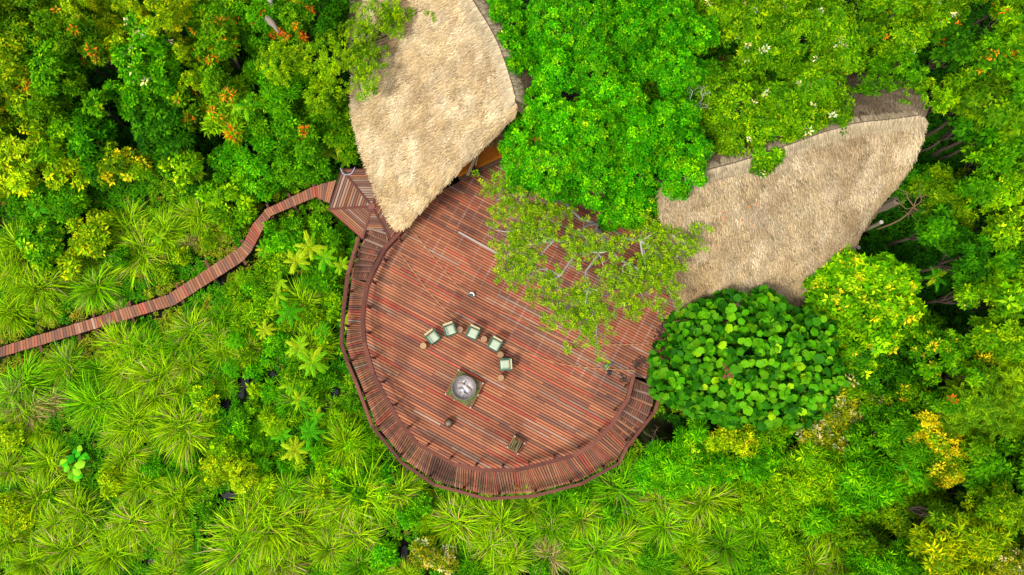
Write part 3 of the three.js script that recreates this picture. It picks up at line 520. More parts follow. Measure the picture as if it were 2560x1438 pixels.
  const bowlTex = dataTex(256, 256, (i, j) => { const x = (i - 128) / 128, y = (j - 128) / 128, r = Math.hypot(x, y), n = fbm(x * 5 + 3, y * 5), a = Math.max(0, Math.min(1, (0.62 - r + (n - .5) * .5) * 2.4)); const k = .8 + .4 * fbm(x * 14, y * 14 + 8); return [lerp(112, 188, a) * k, lerp(104, 188, a) * k, lerp(102, 194, a) * k]; });
  const prof = []; for (let k = 0; k <= 14; k++) { const t = k / 14; prof.push([.63 * Math.sin(t * Math.PI / 2), .36 + .3 * (1 - Math.cos(t * Math.PI / 2)) - .18]); }
  prof.push([.66, .49], [.665, .46]); for (let k = 8; k >= 0; k--) { const t = k / 8; prof.push([.63 * Math.sin(t * Math.PI / 2) + .02, .3 + .3 * (1 - Math.cos(t * Math.PI / 2)) - .18]); }
  const bg = new THREE.LatheGeometry(prof.map(p => new THREE.Vector2(...p)), 48); { const p = bg.attributes.position, u = bg.attributes.uv; for (let k = 0; k < p.count; k++) u.setXY(k, .5 + p.getX(k) / 1.52, .5 + p.getZ(k) / 1.52); }
  const bc = P(1160, 970, DECK + .5).sub(fc).setY(.12);
  part('fire_bowl', bg, std(0xffffff, .55, { map: bowlTex, metalness: .25 }), fp, bc);
  const ash = new MB(), rings = 9, sg = 26; let pr = null; for (let k = 0; k <= rings; k++) { const ids = []; for (let s = 0; s < sg; s++) { const f = s / sg * 6.283, r = k / rings * .4 * (0.8 + .4 * noise(Math.cos(f) * 2 + 5, Math.sin(f) * 2)), x = Math.cos(f) * r, z = Math.sin(f) * r, n = fbm(x * 8 + 4, z * 8), c = n > .52 ? col(0xeaf0f6, .55) : col(0x8ea0b4, .5); ids.push(ash.v(x, .05 * (1 - k / rings) + .05 * n + .19 * Math.pow(r / .72, 2), z, [c.r, c.g, c.b])); } if (pr) for (let s = 0; s < sg; s++) ash.q(pr[s], pr[(s + 1) % sg], ids[(s + 1) % sg], ids[s]); pr = ids; }
  part('ash', ash.geo(), std(0xffffff, .95, { vertexColors: true }), fp, bc.clone().add(V(0, .06, .02)));
  const burnt = (x, y, l, w, a, hex) => { const c = P(x, y, DECK + .45).sub(fc), d = V(Math.cos(a), 0, Math.sin(a)); part('burnt_log', tubeGeo([c.clone().addScaledVector(d, -l / 2).setY(.36), c.clone().setY(.38), c.clone().addScaledVector(d, l / 2).setY(.37)], w, w * .85, 7), std(col(hex, .5), .9), fp); };
  burnt(1156, 960, .3, .06, .45, 0xb8a090); burnt(1171, 970, .34, .065, .6, 0xb09480); burnt(1151, 971, .2, .05, -.3, 0x9a8678); burnt(1162, 956, .16, .03, -.8, 0x4a4a50); burnt(1176, 974, .25, .03, .7, 0x2a2a2c); burnt(1164, 983, .3, .02, .5, 0x303238); burnt(1149, 982, .2, .022, -.6, 0xb08c50); burnt(1170, 990, .18, .02, 1.5, 0xc8b088); burnt(1148, 958, .14, .025, .7, 0x6c5c40); burnt(1176, 986, .26, .02, .45, 0xd8c0a0); burnt(1160, 976, .3, .02, .9, 0x3c444c);
  // firewood crate
  const wc = P(1290, 1112, DECK + .4).setY(DECK + .005), wx = thing('firewood_crate', wc, 'low square crate of thin firewood sticks near the bottom of the deck', 'crate');
  const cc = [[1287, 1091], [1312, 1109], [1294, 1136], [1268, 1119]].map(p => P(...p, DECK + .45).sub(wc).setY(0));
  for (let k = 0; k < 4; k++) { const a = cc[k], b = cc[(k + 1) % 4]; const q = (p, s) => V(p.x * s, .42, p.z * s); if (k !== 2) part('side_board', boardGeo([q(a, 1), q(b, 1), q(b, .94), q(a, .94)], .42, woodTone(1, 0, 0), p => [p.x, p.z]), timber, wx); part('corner_post', boardGeo([V(a.x * .97 - .04, .46, a.z * .97 - .04), V(a.x * .97 + .04, .46, a.z * .97 - .04), V(a.x * .97 + .04, .46, a.z * .97 + .04), V(a.x * .97 - .04, .46, a.z * .97 + .04)], .46), std(col(0xcdb8b0, .5), .85), wx); }
  part('bottom_board', boardGeo(cc.map(c => V(c.x * .93, .05, c.z * .93)), .04), std(col(0x2a2018), .9), wx);
  const dA = cc[3].clone().sub(cc[0]).normalize(), dB = cc[1].clone().sub(cc[0]).normalize(), sc = [0x8f8448, 0xa8985c, 0xb8a878, 0x6e6438, 0x8a6e40, 0x5c5238, 0x70803c];
  for (let k = 0; k < 34; k++) { const s = rr(-.33, .24), h = .12 + .3 * R(), l = rr(.55, .75), m = V(0, h, 0).addScaledVector(dB, s).addScaledVector(dA, rr(-.02, .08)), e = dA.clone().addScaledVector(dB, rr(-.25, .25)); part('stick', tubeGeo([m.clone().addScaledVector(e, -l / 2), m.clone().add(V(rr(-.02, .02), rr(0, .03), rr(-.02, .02))), m.clone().addScaledVector(e, l / 2)], rr(.012, .024), rr(.01, .018), 6), sc.mats?.[k % 7] ?? (sc.mats = sc.map(h => std(col(h, .5), .9)))[k % 7], wx); }
  // round stone ball and jar
  const bl = part('stone_ball', new THREE.SphereGeometry(.245, 40, 26), std(0xffffff, .5, { map: dataTex(256, 128, (i, j) => { const n = fbm(i * .06, j * .1), k = .7 + .6 * n; const t = Math.max(0, Math.min(1, (j / 128 - .68) * 4)); return [lerp(70, 100, t) * k, lerp(40, 88, t) * k, lerp(14, 72, t) * k]; }) }), scene, P(1122, 1058, DECK + .24).setY(DECK + .25)); tag(bl, 'round brown ball lying alone on the deck below the fire pit', 'ball');
  const jar = thing('clay_jar', P(1183, 427, DECK + .75).setY(DECK), 'big dark round jar with copper belly at the corner of the left house veranda', 'jar');
  part('body', new THREE.LatheGeometry([[0, 0], [.16, 0], [.26, .18], [.31, .38], [.28, .55], [.2, .64]].map(p => new THREE.Vector2(...p)), 32), std(col(0xa8744c, .6), .4, { metalness: .4 }), jar);
  part('shoulder', new THREE.LatheGeometry([[.285, .53], [.21, .645], [.17, .66], [.15, .72], [.19, .76], [.16, .77], [.12, .7], [0, .5]].map(p => new THREE.Vector2(...p)), 32), std(col(0x1c1c18), .4), jar);
  // floodlight lying on the boards, with its cables
  const lt = thing('twin_floodlight', P(1178, 738, DECK + .1).setY(DECK + .012), 'small white hooded fitting with two dark round faces on the open planks', 'floodlight'); lt.rotation.y = -.5; lt.scale.setScalar(1.25);
  part('hood', new THREE.TorusGeometry(.1, .035, 8, 18, Math.PI * .9), std(col(0xf0f4f0, .6), .4), lt, V(.02, .09, -.02)).rotation.x = -1.2;
  for (const x of [-.07, .07]) { const h = part('lamp_head', new THREE.CylinderGeometry(.06, .05, .1, 16), std(col(0x2a3028), .5), lt, V(x, .07, .02)); h.rotation.x = .5; part('rim', new THREE.TorusGeometry(.055, .01, 6, 18), std(col(0x181818), .5), h, V(0, .05, 0)).rotation.x = Math.PI / 2; }
  part('bracket', boardGeo([V(-.13, .03, -.05), V(.13, .03, -.05), V(.13, .03, .05), V(-.13, .03, .05)], .02), std(col(0xd8dcd8, .6), .5), lt);
  const cord = (pts, label) => { const c = new THREE.CatmullRomCurve3(pts.map(([x, y]) => { const p = P(x, y, DECK); p.y = DECK + .018; return p; })); tag(part('cord', new THREE.TubeGeometry(c, 90, .028, 5), std(col(0xcc9462, .5), .8), scene), label, 'cord'); };
  cord([[1020, 566], [1051, 601], [1098, 661], [1148, 718], [1177, 738], [1240, 772], [1330, 812], [1440, 858], [1520, 862], [1600, 860], [1698, 850]], 'thin tan cord from the thatch tip past the floodlight across the deck');
  cord([[983, 620], [1006, 642], [1032, 676], [1063, 718], [1115, 775], [1190, 825], [1280, 867], [1340, 890], [1400, 909], [1480, 920], [1588, 927]], 'thin tan cord sagging behind the chairs and past the shoes');
  const st = P(1146, 580, DECK + .03), en = P(1264, 645, DECK + .03), pd = en.clone().sub(st).normalize(), pn = V(-pd.z, 0, pd.x).multiplyScalar(.055);
  tag(part('pale_batten', boardGeo([st.clone().add(pn), en.clone().add(pn), en.clone().sub(pn), st.clone().sub(pn)].map(p => p.sub(st)), .022, [1, 1, 1]), std(col(0xd0bfb4, .52), .8), scene, st), 'long pale grey batten lying along the planks beside the sparse tree', 'batten');
  // shoes
  const shoe = (x, y, a, hex, label) => { const s = new THREE.Shape(); s.moveTo(0, -.14); s.bezierCurveTo(.07, -.15, .05, -.02, .06, .05); s.bezierCurveTo(.07, .13, .02, .17, -.01, .16); s.bezierCurveTo(-.06, .14, -.05, .05, -.045, 0); s.bezierCurveTo(-.05, -.06, -.06, -.14, 0, -.14); const g = thing('shoe', P(x, y, DECK + .05).setY(DECK + .01), label, 'shoe', hex < 0x300000 ? 'black shoes on the deck' : 'grey shoes on the deck'); const m = std(col(hex, .5), .7);
    const so = new THREE.ExtrudeGeometry(s, { depth: .025, bevelEnabled: true, bevelSize: .006, bevelThickness: .006, bevelSegments: 2 }); so.rotateX(-Math.PI / 2); part('sole', so, m, g); const up = new THREE.SphereGeometry(.055, 14, 8, 0, 6.3, 0, 1.6); up.scale(1, 1, 1.6); part('upper', up, std(col(hex === 0x141010 ? 0x2c2426 : 0x646a74, .5), .6), g, V(0, .03, -.07)); g.rotation.y = a; };
  shoe(1512, 916, -.35, 0x4e525a, 'grey shoe nearest the cord, left of its pair'); shoe(1517, 917, -.3, 0x4e525a, 'grey shoe on the right of the grey pair'); shoe(1521, 932, .1, 0x141010, 'black shoe, left of the black pair below the cord'); shoe(1526, 932, -.1, 0x141010, 'black shoe, right of the black pair below the cord');
  const cl = new MB(); for (let i = 0; i <= 6; i++) for (let j = 0; j <= 3; j++) cl.v(i * .055, .02 + .025 * noise(i * .9, j * 1.3), j * .035 - .05); for (let i = 0; i < 6; i++) for (let j = 0; j < 3; j++) { const k = i * 4 + j; cl.q(k, k + 1, k + 5, k + 4); }
  const clo = part('grey_cloth', cl.geo(), std(col(0x565a60, .5), .9), scene, P(1519, 915, DECK).setY(DECK + .01)); clo.rotation.y = .5; tag(clo, 'scrap of grey cloth beside the grey shoes', 'cloth');
  const lit = new MB(); for (let k = 0; k < 260; k++) { const a = R() * 6.28, r = Math.abs(R() + R() - 1), pick0 = pick([[1648, 838, 26], [1655, 820, 18], [1640, 870, 24], [1590, 915, 22], [1610, 900, 22], [1622, 940, 22], [1560, 950, 18], [1660, 805, 12]]), p = P(pick0[0] + Math.cos(a) * r * pick0[2], pick0[1] + Math.sin(a) * r * pick0[2], DECK + .02), s = rr(.05, .11), f = R() * 6.28, c = col(pick([0x2e1c16, 0x4a2a1c, 0x3a2620, 0x6a3a20]), .55), q = (t, h) => lit.v(p.x + Math.cos(f + t) * s * h, DECK + .014 + .02 * R(), p.z + Math.sin(f + t) * s * h, [c.r, c.g, c.b]); lit.q(q(0, 1), q(1.57, .5), q(3.14, 1), q(4.71, .5)); }
  tag(part('leaf_litter', lit.geo(), std(0xffffff, .8, { vertexColors: true }), scene), 'dark wet dead leaves on the deck by the large-leaved tree', 'leaf litter', null, 'stuff');
}

// ---------------------------------------------------------------- foliage
const leafStd = (c, r, o = {}) => new THREE.MeshPhysicalMaterial({ color: c, roughness: r, side: THREE.DoubleSide, vertexColors: true, specularIntensity: 0.06, ...o });
const leafMat = leafStd(0xffffff, 0.6);
function leaf(m, base, dir, up, len, wid, c, bend = 0.25) {     // folded, bent leaf of six triangles
  const side = V(0, 0, 0).crossVectors(dir, up).normalize(), u = V(0, 0, 0).crossVectors(side, dir).normalize();
  const at = (t, s, h) => base.clone().addScaledVector(dir, len * t).addScaledVector(side, wid * s).addScaledVector(u, h - bend * len * t * t);
  const put = (p, k) => m.v(p.x, p.y, p.z, [c[0] * k, c[1] * k, c[2] * k]);
  const b = put(at(0, 0, 0), 0.9), l = put(at(0.45, -0.5, 0.12 * wid), 1), r = put(at(0.45, 0.5, 0.12 * wid), 1), mid = put(at(0.45, 0, -0.06 * wid), 0.95), t = put(at(1, 0, 0), 1.05);
  m.t(b, mid, l); m.t(b, r, mid); m.t(l, mid, t); m.t(mid, r, t);
}
let sq = 5; const q = (a, b) => { sq = (sq * 16807) % 2147483647; return a + (b - a) * sq / 2147483647; };
function sprig(n, len, wid, rad, lift, bend) {
  const m = new MB();
  for (let k = 0; k < n; k++) {
    const a = k * 2.399 + q(-.4, .4), f = (k + .5) / n, el = lift * (1 - f) * 1.3 + q(-.25, .25), r = rad * Math.sqrt(f) * q(.4, 1), t = q(.72, 1.3), y = q(.55, 1.5);
    leaf(m, V(Math.cos(a) * r * .6, q(-.06, .1) * rad * 2 * (1 - f) , Math.sin(a) * r * .6), V(Math.cos(a) * Math.cos(el), Math.sin(el), Math.sin(a) * Math.cos(el)), V(0, 1, 0), len * q(.75, 1.2), wid * q(.8, 1.15), [Math.pow(y, 1.7) * t, Math.pow(y, .9) * t, .5 * t], bend);
  }
  return m.geo();
}
function frondlet(n, len, ll) {                             // little pinnate sprays
  const m = new MB();
  for (let f = 0; f < 5; f++) { const a = f * 1.257 + q(-.3, .3); for (let k = 1; k <= n; k++) for (const s of [-1, 1]) { const t = k / n, d = len * t, p = V(Math.cos(a) * d, .12 * Math.sin(t * 2.4), Math.sin(a) * d), aa = a + s * q(.9, 1.2), c = q(.65, 1.4); leaf(m, p, V(Math.cos(aa), -.1, Math.sin(aa)), V(0, 1, 0), ll * (1.1 - .5 * t), ll * .34, [c, c, c], .2); } }
  return m.geo();
}
const SPR = {
  med: [sprig(11, .17, .085, .17, .7, .25), sprig(11, .18, .08, .18, .5, .3), sprig(9, .2, .09, .18, .8, .2)],
  fine: [sprig(16, .11, .05, .18, .6, .2), sprig(16, .1, .055, .19, .8, .2)],
  dense: [sprig(16, .14, .058, .17, .8, .25), sprig(15, .13, .06, .17, .6, .3)],
  broad: [sprig(9, .24, .115, .17, .6, .3), sprig(8, .26, .12, .18, .4, .35), sprig(9, .22, .1, .16, .9, .2)],
  long: [sprig(10, .34, .07, .12, .6, .45), sprig(11, .3, .062, .14, .8, .5)],
  fern: [frondlet(9, .42, .13)],
};
const PAL = {
  yg: [0x8cb80e, 0xa0c814, 0x78ac0c, 0xb0cc18], yg2: [0x78ac0e, 0x8cb810, 0x66a00c], yg3: [0x68a80c, 0x80b810, 0x5a9c0a], mg: [0x4c940a, 0x5ca40c, 0x40840a], bg: [0x50a80c, 0x66b810, 0x429a0a], g1: [0x609e0a, 0x76b00e, 0x4e900a], g2: [0x5c9008, 0x6c9c0c, 0x4c8408],
  dg: [0x347808, 0x42880a, 0x2a6806], ol: [0x6c9c10, 0x7cac14, 0x5c900c], ym: [0x80ac0c, 0xa0bc12, 0x6ca00a], em: [0x3a9808, 0x4aa80a, 0x2e8808, 0x62b00c], yt: [0x60a40a, 0x78b40e, 0x50980a], br: [0x80942c, 0x909c30, 0x728c22], sp: [0x7cac10, 0x94bc18, 0x689c0e],
};
const ACC = { or: [0xd08024, 0xc87018, 0xdc9c28], red: [0xd85a1c, 0xe07822, 0xe89a20], ye: [0xd8d018, 0xe4dc28, 0xd0c414], wh: [0xfff4e8, 0xf8f0e0], cr: [0xd8d0b0, 0xc8c498], ly: [0xa0d018, 0xb0d81c], tip: [0xb8cc1c, 0xccc022, 0xa8d01c] };
const KF = 0.64;
const CROWNMATS = {};
const barkMat = std(col(0x9a8d7c, .5), .95), darkBark = std(col(0x5c4a38, .5), .95);
function branchWork(base, tips, r, parent, o, mat, name = 'trunk', lean = 0.15) {
  const gs = []; const fork = base.clone(); let top = tips.reduce((a, p) => a.add(p), V(0, 0, 0)).multiplyScalar(1 / tips.length); fork.lerp(top, 0.5);
  gs.push(tubeGeo(wob(base, fork, 4, lean), r, r * .7, 7));
  (tips.length > 24 ? tips.filter((_, k) => k % 4 === 0) : tips).forEach(t => gs.push(tubeGeo(wob(fork, t, 4, lean), r * .5, r * .12, 5)));
  const m = mergeGeometries(gs); m.translate(-o.x, -o.y, -o.z); return part(name, m, mat, parent);
}
// lobes: [px, py, radius px, top height]; the crown is leaf sprays over each lobe
function tree(name, lobes, sp, pal, o = {}) {
  if (o.billow) lobes = lobes.flatMap(([x, y, r, h]) => [[x, y, r * .66, h], ...[0, 1, 2, 3].map(k => { const a = k * 1.57 + rr(0, 1.2); return [x + Math.cos(a) * r * .55, y + Math.sin(a) * r * .55, r * rr(.4, .56), h - rr(.15, .9) * r / 60]; })]);
  const L = lobes.map(([x, y, r, h]) => { const R0 = r / scaleAt(h - r / 90), fl = o.flat ?? 0.75, c = P(x, y, h - R0 * fl * 0.6); c.y = h - R0 * fl; return { c, r: R0, ry: R0 * fl, t: rr(0.86, 1.14), h: rr(-1, 1) }; });
  const mid = L.reduce((a, l) => a.add(l.c), V(0, 0, 0)).multiplyScalar(1 / L.length), base = o.base ? P(...o.base, 0) : V(mid.x, 0, mid.z);
  const g = thing(name, base, o.label, o.category ?? name.split('_').pop(), o.group);
  const lists = SPR[sp].map(() => []), pals = PAL[pal].map(h => col(h, KF)), den = o.density ?? 46, sc = o.scale ?? 1, acc = o.acc ? ACC[o.acc[0]].map(h => col(h, KF * 1.05)) : null, ns = rr(0, 90);
  L.forEach((l, li) => {
    const n = Math.ceil(den * 2 * Math.PI * l.r * l.r * 0.72);
    for (let k = 0; k < n; k++) {
      const y = rr(o.low ?? -0.25, 1), a = R() * 6.2832, w = Math.sqrt(Math.max(0, 1 - y * y)), dir = V(w * Math.cos(a), y, w * Math.sin(a));
      const bump = (o.billow ? 0.86 : 0.62) + (o.billow ? 0.26 : 0.72) * fbm(dir.x * 1.9 + ns + li * 7, dir.z * 1.9 + dir.y), dep = R() < 0.35 ? rr(0.5, 0.95) : rr(0.9, 1.14);
      const p = V(l.c.x + dir.x * l.r * bump * dep, l.c.y + dir.y * l.ry * bump * dep, l.c.z + dir.z * l.r * bump * dep);
      let inside = false; for (const m of L) if (m !== l) { const e = Math.hypot((p.x - m.c.x) / m.r, (p.y - m.c.y) / m.ry, (p.z - m.c.z) / m.r); if (e < (o.billow ? 0.86 : 0.68)) { inside = true; break; } }
      if (inside || p.y < 0.15) continue;
      if (o.gap && fbm(p.x * 1.1 + ns, p.z * 1.1 + 40) < o.gap) continue;
      const up = dir.clone().multiplyScalar(0.75).add(V(rr(-.7, .7), 0.7, rr(-.7, .7))).normalize(), ya = R() * 6.28;
      const xx = V(Math.cos(ya), 0, Math.sin(ya)), zz = V(0, 0, 0).crossVectors(xx, up).normalize(); xx.crossVectors(up, zz);
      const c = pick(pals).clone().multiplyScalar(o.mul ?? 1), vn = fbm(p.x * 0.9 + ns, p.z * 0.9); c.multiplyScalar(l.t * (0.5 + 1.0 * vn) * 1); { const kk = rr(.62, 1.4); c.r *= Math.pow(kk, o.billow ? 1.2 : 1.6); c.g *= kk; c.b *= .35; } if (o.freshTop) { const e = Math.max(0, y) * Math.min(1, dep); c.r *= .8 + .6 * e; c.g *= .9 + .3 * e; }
      c.r *= 1 + 0.1 * l.h + 0.25 * (vn - .5);
      if (acc) { const an = fbm(p.x * 1.6 + ns + 50, p.z * 1.6 + 9); if (an > 0.72 - o.acc[1] * 0.8 && y > 0.1 && R() < (o.acc[2] ?? 0.6)) c.copy(pick(acc)).multiplyScalar(rr(.75, 1.2)); }
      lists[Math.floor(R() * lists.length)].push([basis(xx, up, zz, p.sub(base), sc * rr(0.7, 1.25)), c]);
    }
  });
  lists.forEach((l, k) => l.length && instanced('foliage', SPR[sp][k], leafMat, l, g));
  branchWork(base, L.map(l => l.c.clone()), o.trunk ?? Math.max(.05, Math.min(.22, mid.y * .02)), g, base, o.bark ?? darkBark);
  return g;
}
// ---- the singular trees
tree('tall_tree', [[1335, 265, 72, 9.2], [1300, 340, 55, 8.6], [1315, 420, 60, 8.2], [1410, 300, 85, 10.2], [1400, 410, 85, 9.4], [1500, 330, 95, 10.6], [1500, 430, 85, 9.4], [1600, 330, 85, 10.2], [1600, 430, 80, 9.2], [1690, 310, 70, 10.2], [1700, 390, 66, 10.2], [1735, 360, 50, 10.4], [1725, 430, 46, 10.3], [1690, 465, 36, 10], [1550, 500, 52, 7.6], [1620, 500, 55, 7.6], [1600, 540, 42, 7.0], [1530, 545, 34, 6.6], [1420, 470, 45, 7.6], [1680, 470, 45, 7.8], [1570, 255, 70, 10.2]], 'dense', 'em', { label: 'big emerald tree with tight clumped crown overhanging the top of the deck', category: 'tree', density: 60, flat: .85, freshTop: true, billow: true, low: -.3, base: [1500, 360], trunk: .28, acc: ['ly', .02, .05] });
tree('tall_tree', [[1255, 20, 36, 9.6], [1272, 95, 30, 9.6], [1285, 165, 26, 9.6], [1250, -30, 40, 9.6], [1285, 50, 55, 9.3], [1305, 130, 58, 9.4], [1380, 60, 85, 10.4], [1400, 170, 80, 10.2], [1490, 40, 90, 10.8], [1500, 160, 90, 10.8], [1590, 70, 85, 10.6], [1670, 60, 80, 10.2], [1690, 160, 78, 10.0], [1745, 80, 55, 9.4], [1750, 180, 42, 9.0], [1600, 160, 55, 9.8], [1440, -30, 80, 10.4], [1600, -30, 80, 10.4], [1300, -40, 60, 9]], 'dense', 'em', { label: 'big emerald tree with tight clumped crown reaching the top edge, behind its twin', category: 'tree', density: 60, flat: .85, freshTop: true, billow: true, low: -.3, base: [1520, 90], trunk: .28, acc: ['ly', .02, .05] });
tree('flowering_tree', [[1790, 40, 50, 8.5], [1850, 60, 60, 8.8], [1920, 40, 70, 9.2], [1930, 110, 60, 9], [2010, 70, 70, 9.4], [2080, 60, 65, 9.2], [2110, 130, 55, 9], [2060, 150, 55, 9], [1980, 150, 45, 8.6], [1890, 130, 45, 8.2], [1850, -20, 60, 8.6], [2000, -20, 70, 9]], 'med', 'yg3', { label: 'light green tree dotted with white blossom at the top, behind the right thatched roof', category: 'tree', base: [1960, 60], acc: ['wh', .34, .035], density: 46, mul: .78, gap: .36 });
tree('flowering_tree', [[1790, 210, 55, 9], [1780, 290, 55, 8.8], [1850, 270, 55, 9.2], [1840, 350, 55, 9.2], [1910, 300, 52, 9.6], [1920, 380, 42, 9.6], [1960, 250, 55, 9.6], [2030, 230, 55, 9.6], [2080, 220, 50, 9.4], [2020, 300, 50, 9.6], [2090, 285, 42, 9.4], [1960, 320, 42, 9.6], [1905, 410, 28, 9.6], [1870, 205, 42, 8.6]], 'med', 'yg3', { label: 'light green tree with few white blossoms leaning over the right thatched ridge', category: 'tree', base: [1900, 230], acc: ['wh', .3, .02], density: 48, mul: .8, bark: barkMat, gap: .34 });
tree('yellow_tipped_tree', [[2060, 700, 45, 4.6], [2110, 670, 50, 4.9], [2160, 700, 50, 5], [2210, 680, 42, 4.9], [2260, 700, 42, 4.8], [2080, 770, 50, 5], [2150, 770, 55, 5.2], [2220, 760, 50, 5], [2270, 770, 38, 4.6], [2130, 840, 50, 4.9], [2200, 840, 50, 4.8], [2160, 890, 42, 4.5], [2100, 830, 40, 4.6]], 'broad', 'yt', { label: 'bushy tree with yellow shoot tips just below the corner of right thatched roof', category: 'tree', acc: ['tip', .5, .16], density: 46 });
tree('yellow_tree', [[2370, 1090, 45, 4.2], [2330, 1060, 38, 4], [2400, 1140, 42, 4.4], [2370, 1180, 38, 4.2], [2420, 1080, 34, 4.2], [2300, 1100, 30, 3.9]], 'med', 'ol', { label: 'tree with large patch of bright yellow leaves at the lower right', category: 'tree', acc: ['ye', .34, .8] });
tree('feathery_tree', [[700, 150, 55, 6.4], [770, 160, 60, 6.8], [830, 130, 60, 7.2], [890, 90, 60, 7.6], [860, 180, 50, 7], [800, 230, 48, 6.4], [930, 40, 55, 7.8], [910, 150, 34, 7.4], [925, 205, 22, 7.2], [948, 120, 22, 7.6], [975, 60, 30, 7.9], [1010, 30, 26, 8], [1060, 20, 22, 8.1], [1088, 40, 12, 8.2], [960, 170, 12, 7.4], [930, 228, 12, 7.1], [1000, 80, 14, 8], [990, 10, 30, 8], [905, 240, 14, 7]], 'fine', 'ol', { label: 'feathery olive tree whose thin twigs hang over the left thatched roof', category: 'tree', base: [800, 150], density: 40, gap: .37, flat: .5, trunk: .14 });
// sparse tree with pale limbs over the deck
{
  const base = P(1490, 545, 0), g = thing('sparse_tree', base, 'thin-leaved tree with pale lichened limbs spreading over the deck', 'tree'), H = 7.0, root = P(1500, 560, 4.6).setY(4.6);
  const twig = [], limbs = [];
  limbs.push(tubeGeo(wob(base, root, 4, .15), .15, .1, 8));
  const fan = [[[1385, 600, 7], [[1262, 540, 7.2], [1262, 680, 7], [1240, 575, 7.4], [1280, 600, 7.4], [1320, 575, 7.4], [1300, 520, 7.4], [1265, 640, 7.2], [1345, 570, 7.6]]], [[1400, 500, 6.6], [[1228, 465, 6.8], [1240, 500, 6.8], [1270, 450, 7], [1300, 480, 7], [1345, 510, 7.2], [1370, 545, 7.4]]], [[1400, 690, 6.8], [[1290, 700, 6.8], [1345, 735, 6.8], [1330, 660, 7.2], [1400, 760, 6.6]]], [[1470, 720, 7], [[1395, 800, 6.4], [1445, 850, 6.2], [1440, 790, 6.6], [1490, 870, 6], [1480, 790, 6.8], [1520, 740, 7], [1455, 820, 6.4], [1420, 760, 6.8]]], [[1575, 660, 7.4], [[1585, 730, 7.2], [1560, 770, 6.8], [1600, 700, 7.3], [1620, 760, 6.8], [1540, 720, 7.2]]], [[1600, 600, 7.4], [[1650, 640, 7.4], [1690, 570, 7.4], [1735, 590, 7.6], [1690, 720, 7], [1665, 690, 7.2], [1690, 520, 7.4], [1640, 690, 7.2], [1700, 640, 7.4], [1650, 560, 7.4], [1680, 745, 6.8]]], [[1480, 630, 7.4], [[1430, 640, 7.6], [1510, 680, 7.6], [1540, 620, 7.6], [1450, 580, 7.6]]]];
  const sprays = [];
  fan.forEach(([m, ends]) => {
    const a = P(...m); limbs.push(tubeGeo(wob(root, a, 5, .5), .085, .055, 7));
    ends.forEach(e => { const b = P(...e), w = wob(a, b, 6, .45); limbs.push(tubeGeo(w, .05, .016, 6));
      for (let k = 0; k < 19; k++) { const s = w[2 + Math.floor(Math.sqrt(R()) * 6)] ?? b, t = s.clone().add(V(rr(-.8, .8), rr(-.2, .45), rr(-.8, .8))); twig.push(tubeGeo(wob(s, t, 3, .25), .017, .008, 4)); sprays.push(t, s.clone().lerp(t, rr(.4, .9))); if (R() < .7) sprays.push(t.clone().add(V(rr(-.2, .2), .05, rr(-.2, .2)))); } });
  });
  const lm = mergeGeometries(limbs); lm.translate(-base.x, 0, -base.z); part('limbs', lm, std(col(0xd4d2be, .5), .95), g);
  const tm = mergeGeometries(twig); tm.translate(-base.x, 0, -base.z); tag(part('twigs', tm, std(col(0xa09478, .5), .95), g), null, null, null, 'stuff');
  const pals = PAL.sp.map(h => col(h, KF)), list = [[], []];
  sprays.forEach(s => { const n = R() < .22 ? 0 : 2; for (let k = 0; k < n; k++) { const p = s.clone().add(V(rr(-.17, .17), rr(-.05, .12), rr(-.17, .17))), up = V(rr(-.4, .4), 1, rr(-.4, .4)).normalize(), ya = R() * 6.28, xx = V(Math.cos(ya), 0, Math.sin(ya)), zz = V(0, 0, 0).crossVectors(xx, up).normalize(); xx.crossVectors(up, zz); list[k & 1].push([basis(xx, up, zz, p.sub(base), rr(.6, 1.0)), pick(pals).clone().multiplyScalar(rr(.7, 1.25))]); } });
  list.forEach((l, k) => instanced('foliage', SPR.fine[k], leafMat, l, g));
}
